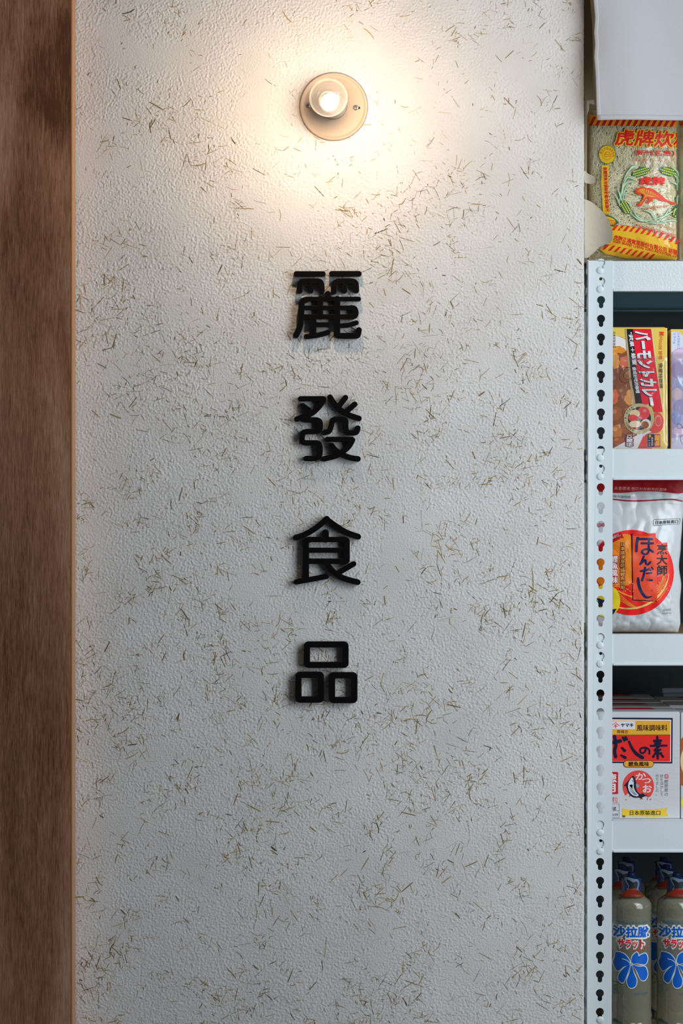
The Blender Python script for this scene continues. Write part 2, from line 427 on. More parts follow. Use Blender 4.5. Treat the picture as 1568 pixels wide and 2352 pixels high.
# chopped straw bedded in the plaster: the 300 largest singly, the rest as one
STRAWS = [mat('straw_%s' % n, albedo=c, rough=0.75) for n, c in
          (('tan', (0.46, 0.29, 0.085)), ('olive', (0.30, 0.22, 0.06)), ('pale', (0.56, 0.42, 0.20)), ('brown', (0.20, 0.12, 0.04)), ('dark', (0.06, 0.045, 0.022)))]
dens = lowpass(rng.standard_normal((nz, nx)), 26); dens /= dens.std()
clump = lowpass(rng.standard_normal((nz, nx)), 8); clump /= clump.std()
def straw_verts(ln, wd, bend, n=3):
    """a flattened bent stalk along x, its face towards -y"""
    v, f = [], []
    for i in range(n+1):
        t = i/n-0.5; x = ln*t; z = bend*ln*(0.25-t*t); w2 = wd/2*(0.72 if i in (0, n) else 1)
        v += [(x, 0, z-w2), (x, -wd*0.35, z), (x, 0, z+w2)]
    for i in range(n):
        a, b = 3*i, 3*i+3; f += [(a, b, b+1, a+1), (a+1, b+1, b+2, a+2)]
    f += [(0, 1, 2), (3*n+2, 3*n+1, 3*n)]
    return v, f
sticks = []
while len(sticks) < 8200:
    x, z = random.uniform(-0.424, 0.386), random.uniform(0.56, 2.24)
    i, k = np.searchsorted(gx, x), np.searchsorted(gz, z); k = min(k, nz-1)
    hgt = (z-0.56)/1.68
    p = 0.10+0.28*max(0, dens[k, i])+0.75*max(0, clump[k, i]-0.45)
    p *= 1.0 if hgt < 0.66 else 0.62
    d = math.hypot(x+0.013, z-2.05)
    if d < 0.16: p *= 0.25
    if random.random() > min(1, p): continue
    t = random.random(); ln = 0.0035+0.008*t+0.013*t**3.2
    wd = random.uniform(0.0003, 0.0009)+0.0010*random.random()**5
    pale = 0.42 if hgt > 0.45 else 0.22
    c = random.choices(range(5), (1.1, 1.1, pale*2, 0.6, 0.13))[0]
    sticks.append((ln*wd, x, z, ln, wd, random.uniform(-0.6, 0.6) if random.random() < .22 else random.uniform(-.12, .12), random.uniform(0, PI), c))
sticks.sort(reverse=True)
kinds = {}
for s_ in sticks[:300]:
    _, x, z, ln, wd, bd, a, c = s_
    key = (c, round(bd*2))
    if key not in kinds:
        v, f = straw_verts(1.0, 0.1, key[1]/2); kinds[key] = pydata(v, f, 'straw'); kinds[key].materials.append(STRAWS[c])
    o = bpy.data.objects.new('straw', kinds[key]); C.objects.link(o); o.parent = WALL
    o.scale = (ln, wd*8, wd*10 if key[1] == 0 else max(ln*0.5, wd*10))
    o.rotation_euler = (0, a, 0); o.location = (x, -hsurf(x, z)-0.0001, z)
def straw_rest():
    V, F, I = [], [], []
    for _, x, z, ln, wd, bd, a, c in sticks[300:]:
        v, f = straw_verts(ln, wd, bd, 2); n = len(V); ca, sa = math.cos(a), math.sin(a); y = -hsurf(x, z)-0.0001
        V += [(x+p[0]*ca+p[2]*sa, y+p[1], z-p[0]*sa+p[2]*ca) for p in v]; F += [tuple(q+n for q in g) for g in f]; I += [c]*len(f)
    me = pydata(V, F, 'straw_flecks')
    for m in STRAWS: me.materials.append(m)
    me.polygons.foreach_set('material_index', I)
    o = obj('straw_flecks', me, None, WALL); o['kind'] = 'stuff'; return o
straw_rest()

# wood panel at the left, standing 5 cm proud of the plaster
panel = root('wood_panel', 'tall reddish brown wood panel with a flowing grain left of the plaster wall', 'panel', (-0.67, -0.027, 0.0))
obj('face_board', box_me((-0.24, -0.023, 0.0), (0.2397, 0.023, 2.75)), M_WOOD, panel)
e_ = obj('edge_band', box_me((0.2397, -0.0232, 0.0), (0.2430, 0.023, 2.75), 0.0006, 1), M_EDGE, panel); e_['label'] = 'paler raw wood edge strip'

# ------------------------------------------------------------------ the sign: four raised black characters
def sign(text_label, ox, oy, strokes, word):
    """strokes in units of 1/6.817 photo pixel from (ox, oy)"""
    k = 1/6.817
    loops = group_loops(sdf_contours(strokes, 150, 100, 1400, 1320, 7.0))
    cx, cz = W(ox+760*k, oy+700*k, 0)[0], W(0, oy+700*k, 0)[2]
    r = root('sign_character', text_label, 'sign letter', (cx, -0.0008, cz), 'black characters of the wall sign')
    yf = -0.0108; s = S(yf)
    for grp in loops:
        g2 = [[((ox+p[0]*k-784)*s-cx, ZC+(1176-oy-p[1]*k)*s-cz) for p in l] for l in grp]
        me = fill2d(g2, extrude=0.0048, bevel=0.0003)
        for v in me.vertices: v.co = (v.co.x, -0.0051-v.co.z, v.co.y)
        me.flip_normals()
        obj('letter_piece', me, M_BLACK, r)
P = lambda *a: [(a[i], a[i+1]) for i in range(0, len(a), 2)]
li = [(P(275, 198, 690, 198), 80), (P(830, 195, 1255, 195), 80),
      (spl(P(328, 462, 330, 390, 345, 335, 395, 314), 4)+P(600, 312)+spl(P(600, 312, 650, 325, 670, 380, 675, 455), 4), 84), (P(500, 405, 500, 460), 80),
      (spl(P(858, 475, 866, 400, 890, 335, 945, 314), 4)+P(1130, 312)+spl(P(1130, 312, 1190, 330, 1208, 380, 1212, 455), 4), 86), (P(1025, 405, 1025, 460), 84),
      (P(768, 515, 768, 590), 94), (P(1252, 590, 430, 590), 66),
      (spl(P(430, 600, 375, 625, 356, 690, 352, 800, 346, 940, 318, 1060, 268, 1158), 6), 88),
      (P(650, 590, 650, 865), 86), (P(915, 590, 915, 1140), 90), (P(370, 728, 1140, 728), 66),
      (spl(P(1140, 730, 1185, 745, 1204, 790, 1196, 845, 1150, 866), 4), 84), (P(1150, 868, 370, 868), 72),
      (P(540, 870, 540, 1140), 94), (P(540, 992, 768, 992), 72), (spl(P(432, 1180, 560, 1165, 680, 1140, 768, 1112), 4), 74),
      (spl(P(930, 1010, 1080, 1000, 1215, 962), 4), 68), (spl(P(905, 1130, 930, 1162, 1000, 1168), 4)+P(1180, 1168)+spl(P(1180, 1168, 1235, 1155, 1254, 1078), 4), 86)]
fa = [(P(342, 245, 690, 243), 78), (spl(P(705, 250, 660, 330, 590, 410, 500, 480, 285, 562), 6), 80), (P(376, 352, 470, 422), 78),
      (spl(P(802, 220, 880, 335, 980, 430, 1100, 500, 1255, 552), 6), 82), (P(1045, 226, 950, 348), 80), (P(1190, 330, 1075, 428), 80),
      (P(405, 575, 590, 575)+spl(P(590, 575, 640, 600, 650, 670, 635, 735, 585, 755), 4)+P(440, 758)+spl(P(440, 758, 380, 780, 365, 850, 372, 915, 420, 935), 4)+P(590, 935)+spl(P(590, 935, 635, 960, 648, 1050, 630, 1145, 570, 1180), 4)+P(430, 1180), 80),
      (spl(P(722, 772, 790, 745, 822, 660, 840, 590, 890, 565), 5)+P(1000, 565)+spl(P(1000, 565, 1045, 590, 1048, 680, 1060, 755, 1100, 778), 4)+P(1150, 778)+spl(P(1150, 778, 1215, 765, 1236, 705), 4), 82),
      (P(765, 880, 1140, 880), 78), (spl(P(1155, 890, 1100, 985, 1020, 1060, 900, 1135, 705, 1186), 6), 80), (spl(P(828, 975, 890, 1050, 1000, 1120, 1110, 1165, 1240, 1186), 6), 82)]
sh = [(spl(P(265, 510, 410, 460, 580, 360, 755, 215), 6), 84), (spl(P(745, 220, 880, 320, 1050, 425, 1243, 496), 6), 86), (P(734, 432, 734, 540), 96),
      (P(425, 1130, 425, 590)+spl(P(425, 590, 435, 555, 480, 542), 3), 92), (P(470, 540, 1030, 540), 78), (spl(P(1030, 542, 1062, 560, 1066, 600), 3)+P(1066, 840)+spl(P(1066, 840, 1058, 876, 1010, 882), 3), 88),
      (P(1020, 880, 425, 880), 82), (P(425, 708, 1066, 708), 76), (spl(P(272, 1205, 480, 1168, 746, 1118), 4), 78),
      (spl(P(752, 920, 830, 1020, 940, 1110, 1070, 1165, 1236, 1208), 6), 84), (P(1172, 922, 960, 1045), 80)]
def frame(x0, y0, x1, y1, wd, r=26):
    q = rrect(x0, y0, x1, y1, r, 4); return (q+[q[0]], wd)
pin = [frame(442, 275, 1046, 595, 90), frame(308, 750, 660, 1138, 92), frame(834, 757, 1184, 1146, 92)]
sign('topmost black raised character of the vertical wall sign, reading 麗', 640, 600, li, 'li')
sign('second black raised character from the top of the wall sign, reading 發', 640, 880, fa, 'fa')
sign('third black raised character of the wall sign, with a roof stroke, reading 食', 640, 1160, sh, 'shi')
sign('lowest character of the wall sign, three black rounded boxes, reading 品', 640, 1440, pin, 'pin')

# ------------------------------------------------------------------ round wall lamp
lx, _, lz = W(766, 245, -0.004)
lamp = root('wall_lamp', 'round cream wall lamp with a bare lit globe bulb above the black characters', 'lamp', (lx, -0.001, lz))
M_CREAM = bumpy(mat('cream_enamel', albedo=(0.60, 0.46, 0.33), rough=0.5), 60, 0.0002)
obj('back_plate', lathe([(0, 0.0042), (0.046, 0.0042), (0.0495, 0.0036), (0.0505, 0.0052), (0.0525, 0.0060), (0.0540, 0.0050), (0.0545, 0.0030), (0.0545, 0.0), (0, 0.0)], 96, 'y'), M_CREAM, lamp)
obj('socket', lathe([(0, 0.004), (0.021, 0.0042), (0.0205, 0.016), (0.017, 0.022), (0, 0.022)], 48, 'y'), mat('cream_socket', albedo=(0.50, 0.42, 0.32), rough=0.45), lamp)
bx, by, bz = W(754, 224, -0.185)
def stem():
    V, F = [], []; d = Vector((bx-lx, by+0.048, bz-lz))
    for r, t in ((0.0145, 0.15), (0.0145, 0.93), (0.0128, 1.0), (0.0, 1.0)):
        for k in range(32): V.append((d.x*t+r*math.cos(2*PI*k/32), d.y*t, d.z*t+r*math.sin(2*PI*k/32)))
    for i in range(3): F += [(i*32+k, i*32+(k+1) % 32, (i+1)*32+(k+1) % 32, (i+1)*32+k) for k in range(32)]
    return pydata(V, F, smooth=True)
obj('lamp_holder', stem(), MATS['cream_socket'], lamp)
M_SCREW = mat('screw_steel', albedo=(0.55, 0.52, 0.48), rough=0.3, metal=0.8)
def screw(px, py):
    x, _, z = W(px, py, -0.006)
    s_ = obj('screw', lathe([(0, 0.0024), (0.0028, 0.0022), (0.0044, 0.0010), (0.0046, 0), (0, 0)], 24, 'y'), M_SCREW, lamp, (x-lx, -0.0042, z-lz))
    bm = bmesh.new(); add_box(bm, (-0.0026, -0.0026, -0.0004), (0.0026, -0.0018, 0.0004)); add_box(bm, (-0.0004, -0.0026, -0.0026), (0.0004, -0.0018, 0.0026))
    obj('cross_slot', mesh_of(bm), mat('screw_slot', albedo=(0.02, 0.018, 0.015)), s_, (0, 0, 0))
screw(708, 242); screw(817, 247)
obj('keyhole_slot', lathe([(0, 0.0003), (0.0022, 0.0003), (0.0022, 0), (0, 0)], 20, 'y'), mat('slot_dark', albedo=(0.02, 0.016, 0.01)), lamp, (W(824, 248, -0.0045)[0]-lx, -0.0042, W(824, 248, -0.0045)[2]-lz))
bx, by, bz = W(754, 224, -0.185)
M_BULB = film_material('bulb_glass', gloss=0.03, edge=0.30, tint=(0.95, 0.94, 0.92), haze=0.008, rough=0.05)
bulb = obj('bulb', lathe([(0.0135, -0.046), (0.0140, -0.034)]+[(0.0297*math.sin(t), -0.0297*math.cos(t)) for t in np.linspace(0.55, PI, 26)], 64, 'y'), M_BULB, lamp, (bx-lx, by+0.001, bz-lz))
M_GLOW = bpy.data.materials.new('bulb_glow'); M_GLOW.use_nodes = True
g_ = M_GLOW.node_tree; g_.nodes.remove(g_.nodes['Principled BSDF']); em = g_.nodes.new('ShaderNodeEmission')
em.inputs[0].default_value = (1.0, 0.72, 0.49, 1); em.inputs[1].default_value = LAMP_GLOW
g_.links.new(em.outputs[0], g_.nodes['Material Output'].inputs[0])
bm = bmesh.new(); bmesh.ops.create_icosphere(bm, subdivisions=2, radius=0.0115); obj('light_source', mesh_of(bm, smooth=True), M_GLOW, bulb, (0.004, -0.004, -0.005))

# ------------------------------------------------------------------ white slotted-angle shelving
YF = 0.03                                   # front face of the post
SX0 = W(1349.5, 0, YF)[0]
shelf = root('shelving_unit', 'white boltless steel shelving unit with keyhole-slotted post right of the plaster wall', 'shelf', (SX0, YF, 0.0))
sF = S(YF); pitch = 43.03; HOLE0 = 689.0
def zpx(py): return ZC+(1176-py)*sF
def keyhole(cx, cz, r=0.0065, w_=0.0036, drop=0.0131):
    a = math.asin(w_/r)
    pts = [(cx+r*math.sin(t), cz-r*math.cos(t)) for t in np.linspace(a, 2*PI-a, 22)]
    pts += [(cx-w_*math.cos(t), cz-drop+w_-0.0002-w_*math.sin(t)) for t in np.linspace(0, PI, 9)]
    return pts
PW = 56.3*sF                                # post face width
PTOP = zpx(598.5)
HX = 29.0*sF
def post_plate(width, hx):
    cs = [[(0, 0), (width, 0), (width, PTOP), (0, PTOP)]]
    k = -2
    while True:
        z = zpx(HOLE0+pitch*k)
        if z < 0.06: break
        cs.append(keyhole(hx, z)); k += 1
    return fill2d(cs, extrude=0.0009)
def post(x, y, flip, ysign):
    me = post_plate(PW, HX); v = [(q.co.x, q.co.z+0.0009, q.co.y) for q in me.vertices]; f = [tuple(q.vertices) for q in me.polygons]
    m2 = post_plate(PW, PW-HX); n = len(v)
    v += [(q.co.z+0.0009, q.co.x+0.0018, q.co.y) for q in m2.vertices]; f += [tuple(i+n for i in q.vertices) for q in m2.polygons]
    # rounded outer corner of the folded angle
    n = len(v)
    for k in range(5):
        t = PI/2*k/4
        for z in (0, PTOP): v.append((0.0018-0.0018*math.sin(t), 0.0018-0.0018*math.cos(t), z))
    f += [(n+2*k, n+2*k+1, n+2*k+3, n+2*k+2) for k in range(4)]
    v = [((-a if flip else a), b*ysign, c) for a, b, c in v]
    me = pydata(v, f, 'post'); bm = bmesh.new(); bm.from_mesh(me); bmesh.ops.recalc_face_normals(bm, faces=bm.faces); bm.to_mesh(me); bm.free()
    return obj('post', me, M_WHITE2, shelf, (x, y, 0))
SD, SW = 0.45, 0.95                         # shelf depth and width
pf = post(0, 0, False, 1); pf.rotation_euler = (0, math.radians(0.1), 0); pf.location.x = -0.0001-0.0029*0.6+0.0017-ZC*math.sin(math.radians(0.1))+0.0006
post(SW, 0, True, 1); post(0.001, SD, False, -1); post(SW, SD, True, -1)
M_BEAM_SHADE = mat('shaded_back_beam', albedo=(0.045, 0.11, 0.15), rough=0.4)  # back beams' shade put into a dark blue-grey base colour
BEAMS = [(599, 668, 0), (1030.5, 1101.5, 10), (1457, 1528, 20), (1885.5, 1957.5, 30), (2315+94, 2480, 40)]
rivet_me = lathe([(0, 0.0016), (0.0042, 0.0015), (0.0053, 0.0009), (0.0056, 0.0), (0.0056, -0.002), (0, -0.002)], 28, 'y')
rivet_me.materials.append(M_WHITE2)
side_me = lathe([(0, 0.0024), (0.0040, 0.0022), (0.0052, 0.0010), (0.0056, 0.0), (0, 0)], 24, 'y'); side_me.materials.append(M_WHITE2)
dark_hole = mat('hole_dark', albedo=(0.004, 0.004, 0.005), rough=0.9)
def beam(ytop, ybot, k, y, front):
    zt, zb = zpx(ytop), zpx(ybot); cs = [[(0.003, zb), (SW-0.003, zb), (SW-0.003, zt), (0.003, zt)]]
    if front:
        c2 = zpx(HOLE0+pitch*(k-1)); cs.append(circ(HX-0.0001, c2+0.0040, 0.0026, n=20))
    me = fill2d(cs, extrude=0.0007)
    v = [(q.co.x, q.co.z, q.co.y) for q in me.vertices]; bm = bmesh.new(); m_ = pydata(v, [tuple(q.vertices) for q in me.polygons]); bm.from_mesh(m_)
    s_ = 1 if front else -1
    ya, yb = sorted((-0.0007*s_, 0.030*s_)); add_box(bm, (PW+0.001, ya, zt-0.0012), (SW-PW-0.001, yb, zt-0.0001), 0.0005, 2)
    ya, yb = sorted((-0.0024*s_, 0.014*s_)); add_box(bm, (PW+0.0006, ya, zb-0.0006), (SW-PW-0.0006, yb, zb+0.0034), 0.0010, 2)
    bmesh.ops.recalc_face_normals(bm, faces=bm.faces)
    o = obj('beam', mesh_of(bm), (M_WHITE if k == 0 else M_WHITE2) if front else M_BEAM_SHADE, shelf, (0.0008, y, 0))
    return o
for yt, yb, k in BEAMS:
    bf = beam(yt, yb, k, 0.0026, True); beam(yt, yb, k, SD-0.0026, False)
    # end beams along the sides
    for x in (0.0024, SW-0.0034):
        obj('side_beam', box_me((0, 0.0045, zpx(yb)), (0.001, SD-0.0045, zpx(yt))), M_WHITE2, shelf, (x, 0, 0))
    obj('shelf_board', box_me((0.006, 0.006, zpx(yt)-0.012), (SW-0.006, SD-0.006, zpx(yt)-0.0014)), M_BOARD, shelf)
    tilt = math.tan(math.radians(0.1))
    for j in (-2, -1):
        c = zpx(HOLE0+pitch*(k+j)); dx = 0.0017-(ZC-1.80+1.80-c)*0
        r_ = bpy.data.objects.new('rivet', rivet_me); C.objects.link(r_); r_.parent = bf
        r_.location = (HX-0.0004-0.0008, -0.0030, c-0.0128)
        r_ = bpy.data.objects.new('rivet', side_me); C.objects.link(r_); r_.parent = pf
        r_.location = (0.0, 0.022, c-0.0128); r_.rotation_euler = (0, 0, -PI/2)

# ------------------------------------------------------------------ shelf goods
def cz_of(py, y): return ZC+(1176-py)*S(y)
BOARD = {k: zpx(yt) for yt, _, k in BEAMS}          # top of each shelf
def sm(t): t = min(max(t, 0.0), 1.0); return t*t*(3-2*t)
# --- thin rice noodle bags in an opened carton on the top shelf
yN = 0.085                                          # front plane of the noodle bags
TOP = BOARD[0]+0.0006
carton = root('cardboard_carton', 'torn open brown cardboard carton on the top shelf holding the noodle bags', 'box', (W(1345, 0, 0.10)[0], 0.26, TOP))
cx0, cy0 = carton.location.x, carton.location.y
CL, CR, CB, CF, CT = W(1341, 0, 0.07)[0]+0.0005, 1.30, 0.44, 0.066, zpx(-160)
def cbox(name, a, b, m=None, bev=0.0008):
    return obj(name, box_me(tuple(p-q for p, q in zip(a, carton.location)), tuple(p-q for p, q in zip(b, carton.location)), bev, 1), m or M_CARD, carton)
cbox('side_panel', (CL, CF+0.003, TOP), (CL+0.004, CB, CT)); cbox('side_panel', (CR-0.004, CF+0.003, TOP), (CR, CB, CT))
cbox('back_panel', (CL+0.004, CB-0.004, TOP), (CR-0.004, CB, CT)); cbox('bottom_panel', (CL+0.004, CF+0.004, TOP), (CR-0.004, CB-0.004, TOP+0.003))
cbox('top_panel', (CL, CF+0.003, CT), (CR, CB, CT+0.004))
def flap(name, outline, y, th, m, curl=0.0):
    """a piece of torn board in the carton's front, outline in photo pixels, curled forward towards its right edge"""
    me = fill2d([outline], extrude=0.0); bm = bmesh.new(); bm.from_mesh(me)
    xs = [p[0] for p in outline]; x0, x1 = min(xs), max(xs)
    for k in range(1, 28):
        bmesh.ops.bisect_plane(bm, geom=bm.verts[:]+bm.edges[:]+bm.faces[:], plane_co=(x0+(x1-x0)*k/28, 0, 0), plane_no=(1, 0, 0))
    for v in bm.verts:
        t = (v.co.x-x0)/(x1-x0); px, py = v.co.x, v.co.y
        q = W(px, py, y-curl*t*t); v.co = (q[0]-cx0, q[1]-cy0, q[2]-TOP)
    r = bmesh.ops.extrude_face_region(bm, geom=bm.faces[:])
    bmesh.ops.translate(bm, verts=[e for e in r['geom'] if isinstance(e, bmesh.types.BMVert)], vec=(0, th, 0))
    bmesh.ops.recalc_face_normals(bm, faces=bm.faces)
    return obj(name, mesh_of(bm), m, carton)
flap('front_panel', [(1342, -160), (1352, -160), (1355, 0), (1360, 60), (1361, 120), (1362, 200), (1364, 226), (1356, 228), (1350, 227), (1346, 229), (1342, 227)], CF, 0.003, M_CARD)
o = flap('torn_liner', [(1342, 229), (1347, 231), (1352, 230), (1364, 229), (1365, 240), (1353, 237), (1352, 252), (1348, 264), (1342, 268)], CF+0.004, 0.0012, M_CARDIN); o['label'] = 'pale torn paper liner'
flap('torn_tab', blob([(1342, 392), (1350, 399), (1362, 404), (1367, 409), (1366, 419), (1358, 422), (1348, 421), (1342, 417)], 3), CF-0.004, 0.0025, M_CARDIN, 0.01)
o = flap('folded_flap', [(1342, 458)]+spl([(1342, 458), (1352, 461), (1366, 470), (1385, 488), (1398, 508), (1405, 530), (1406, 548), (1400, 558), (1380, 565), (1364, 580), (1350, 592), (1342, 592)], 4), CF-0.006, 0.003, M_CARDIN, 0.02); o['label'] = 'pale grey inner side of a folded carton flap'

def pillow(x0, x1, z0, z1, y, bulge, seed, wr=0.0014, sq=3.0, thin_top=0.0):
    """front surface of a filled bag: depth function of u, v in 0..1 (v upwards)"""
    def f(u, v):
        a = 1-abs(2*u-1)**sq; b = 1-abs(2*v-1)**(sq*1.6)
        d = bulge*(max(a, 0)**0.6)*(max(b, 0)**0.6)
        if thin_top: d *= 1-thin_top*sm((v-0.45)/0.5)
        p = Vector((u*(x1-x0)*38, v*(z1-z0)*38, seed)); q = Vector((u*(x1-x0)*95, v*(z1-z0)*70, seed+5))
        fade = sm(min(u, 1-u, v, 1-v)/0.06)
        wv = (abs(noise.noise(p))*1.6-0.5)*wr+noise.noise(q)*wr*0.45
        return d+wv*fade
    return f
def bag_mesh(f, x0, x1, z0, z1, y, loc, nu=80, nv=110, back=0.35, outline=None, lift=0.0):
    V, F = [], []
    for side in (0, 1):
        for j in range(nv+1):
            v = j/nv; xa, xb = outline(v) if outline else (x0, x1)
            for i in range(nu+1):
                u = i/nu; d = f(u, v)
                yy = y-d-lift if side == 0 else y+max(d, 0)*back+0.0012
                V.append((xa+(xb-xa)*u-loc[0], yy-loc[1], z0+(z1-z0)*v-loc[2]))
    n = (nu+1)*(nv+1)
    for j in range(nv):
        for i in range(nu):
            a = j*(nu+1)+i; F.append((a, a+1, a+nu+2, a+nu+1)); b = a+n; F.append((b, b+nu+1, b+nu+2, b+1))
    for i in range(nu):
        F.append((i, n+i, n+i+1, i+1)); a = nv*(nu+1)+i; F.append((a, a+1, n+a+1, n+a))
    for j in range(nv):
        a = j*(nu+1); F.append((a, a+nu+1, n+a+nu+1, n+a)); b = a+nu; F.append((b, n+b, n+b+nu+1, b+nu+1))
    return pydata(V, F, smooth=True)
def bag_mapper(f, x0, x1, z0, z1, y, outline=None, base=0.0007, lift=0.0002):
    def m(px, py, k):
        yy = y
        for _ in range(2):
            q = W(px, py, yy); v = min(max((q[2]-z0)/(z1-z0), 0), 1); xa, xb = outline(v) if outline else (x0, x1)
            u = min(max((q[0]-xa)/(xb-xa), 0), 1); yy = y-f(u, v)-base-lift*k
        return W(px, py, yy)
    return m
M_FILM = film_material('noodle_film', gloss=0.03, edge=0.30, rough=0.09)
M_NOODLE = bumpy(mat('rice_noodle_mass', albedo=(0.78, 0.68, 0.40), rough=0.7), 120, 0.003)
M_STRANDS = [mat('rice_noodle_%d' % i, albedo=c, rough=0.5) for i, c in enumerate(((0.90, 0.80, 0.50), (0.82, 0.70, 0.38), (0.93, 0.87, 0.64)))]
RED, YEL, DKGRN, GRN, TEAL = (196, 38, 30), (238, 186, 44), (52, 96, 66), (150, 164, 54), (84, 134, 112)
def noodle_bag(label, dx, dy, full, seed):
    y = yN-dy; x0, x1 = W(1349+dx, 0, y)[0], W(1556+dx, 0, y)[0]
    z0 = TOP+0.0042 if dy == 0 else TOP+0.0042; z1 = cz_of(243, y)
    bulge = 0.030
    f = pillow(x0, x1, z0, z1, y, bulge, seed)
    r = root('noodle_bag', label, 'noodles', ((x0+x1)/2, y, z0), 'bags of dry rice noodles'); loc = r.location
    obj('noodle_bundle', bag_mesh(lambda u, v: f(u, v)*0.94-0.0006, x0+.002, x1-.002, z0+.001, z1-.002, y, loc, 50, 70, lift=-0.0016), M_NOODLE, r)
    V, F, I = [], [], []
    rr = random.Random(seed)
    for k in range(3200 if full else 500):
        u, v = rr.random(), rr.random(); a = rr.choice((rr.uniform(-0.5, 0.5), rr.uniform(0, PI)))
        if v > 0.55: a = rr.uniform(0.8, 2.3)
        ln = rr.uniform(0.02, 0.055); kk = rr.uniform(-25, 25); pts = []
        for i in range(7):
            pts.append((u, v)); u += math.cos(a)*ln/6/(x1-x0); v += math.sin(a)*ln/6/(z1-z0); a += kk*ln/6
        if any(not (0.02 < p[0] < 0.98 and 0.02 < p[1] < 0.98) for p in pts): continue
        w_ = rr.uniform(0.00022, 0.00042); h = rr.uniform(0.0001, 0.0012); n = len(V)
        for i, (p, q) in enumerate(pts):
            a_, b_ = pts[max(i-1, 0)], pts[min(i+1, 6)]; tx, tz = (b_[0]-a_[0])*(x1-x0), (b_[1]-a_[1])*(z1-z0); d = math.hypot(tx, tz) or 1
            X, Z, Y = x0+(x1-x0)*p, z0+(z1-z0)*q, y-f(p, q)*0.94-h
            V += [(X-tz/d*w_-loc[0], Y+0.0004-loc[1], Z+tx/d*w_-loc[2]), (X-loc[0], Y-0.0003-loc[1], Z-loc[2]), (X+tz/d*w_-loc[0], Y+0.0004-loc[1], Z-tx/d*w_-loc[2])]
        for i in range(6):
            b = n+3*i; F += [(b, b+3, b+4, b+1), (b+1, b+4, b+5, b+2)]; I += [k % 3]*2
    me = pydata(V, F, 'noodle_strands', True)
    for m in M_STRANDS: me.materials.append(m)
    me.polygons.foreach_set('material_index', I)
    o = obj('noodle_strands', me, None, r); o['kind'] = 'stuff'
    fm = bag_mesh(lambda u, v: f(u, v)+0.0016+0.0018*(abs(noise.noise(Vector((u*9+v*5, v*14, seed+9))))-.3)*sm(min(u, 1-u, v, 1-v)/.08), x0, x1, z0-0.0006, z1, y, loc, 110, 150)
    obj('clear_film', fm, M_FILM, r)
    A = Art(r, bag_mapper(f, x0, x1, z0, z1, y, base=0.0019), (9, 9))
    if dx:
        base_put = A.put
        A.put = lambda name, v, f_, *a, **k: base_put(name, [(p[0]+dx, *p[1:]) for p in v], f_, *a, **k)
    # slanted red and yellow stripes along the top and the bottom
    A.polys('yellow_band', [[(1350, 262), (1450, 274), (1555, 278), (1555, 291), (1450, 288), (1350, 288)]], (214, 140, 40))
    A.polys('red_stripes', [[(1352+14.2*k, 288+.25*k), (1359+14.2*k, 288+.25*k), (1369+14.2*k, 268+.4*k), (1362+14.2*k, 268+.4*k)] for k in range(0, 14)], (170, 24, 20), 2)
    A.polys('yellow_band', [[(1400, 518), (1440, 519), (1480, 528), (1520, 543), (1555, 560), (1555, 594), (1535, 596), (1440, 594), (1390, 583), (1376, 572), (1392, 566)]], YEL)
    def strip(y0, y1, n, sx, sl):
        return [[(sx+13.1*k, y0(sx+13.1*k)+12), (sx+13.1*k+6.5, y0(sx+13.1*k)+12), (sx+13.1*k+6.5+sl, y0(sx+13.1*k)), (sx+13.1*k+sl, y0(sx+13.1*k))] for k in range(n)]
    up = lambda x: 517+0.00128*max(0, x-1405)**2*1.0+0.04*(x-1405)
    A.polys('red_stripes', [[(p[0], min(p[1], 596)) for p in q] for q in strip(up, up, 12, 1404, 10)], RED, 2)
    lo = lambda x: 562+0.21*(x-1385)
    A.polys('red_stripes', [q for q in strip(lo, lo, 10, 1382, 12) if max(p[1] for p in q) < 596], RED, 2)
    A.text('lettering', '虎牌正通實業股份有限公司 研製', [(1410, 539), (1555, 574), (1555, 586), (1409, 549)], RED, 3, 0.02, 0.0)
    A.text('lettering', 'TIGER BRAND CHENG TUNG INDUSTRIAL CO', [(1407, 549), (1556, 586), (1555, 592), (1406, 556)], RED, 3, 0.01)
    # brand name, halo behind
    q = [(1413, 296), (1592, 303), (1592, 337), (1413, 333)]
    for nm, col, b, ly in (('lettering_halo', (240, 190, 50), 0.085, 1), ('lettering', (190, 30, 22), 0.028, 2)):
        v, fc = A.glyphs('虎牌炊粉', b); st = ([(q[0][0]+(q[1][0]-q[0][0])*(p[0]+.0)/4+(0.88-p[1]-.5)*-7, q[0][1]+(q[1][1]-q[0][1])*p[0]/4+(0.88-p[1])*38, p[2]) for p in v], fc)
        if full: st = ([(min(p[0], 1554.5), p[1], p[2]) for p in st[0]], st[1])
        A.put(nm, st[0], st[1], col, ly)
    if not full: return r
    A.text('lettering', '（新竹名產）', [(1456, 344), (1548, 346), (1548, 359), (1456, 357)], RED, 2, 0.015)
    A.text('lettering', '100%純米製・白、軟、香、Q', Q(1451, 364, 1548, 370), (206, 110, 90), 2)
    # round seal and the vertical yellow ribbon
    A.circle('seal_rim', 1394, 355, 20, (70, 120, 66), 1, 21.6); A.circle('seal', 1394, 355, 18.6, (240, 196, 40), 2, 20.2)
    A.ring('seal_ring', 1394, 355, 11.5, 0.7, (200, 110, 40), 3)
    A.ringtext('seal_lettering', '優良米粉品質保證', 1394, 355, 15, PI+0.3, 2*PI+0.2, 5, (196, 80, 30), 3)
    A.strokes('seal_emblem', [([(1388, 357), (1391, 350), (1397, 349), (1402, 355), (1402, 359), (1389, 360), (1388, 357)], .9), ([(1390, 354), (1400, 356)], .8)], (200, 70, 30), 3)
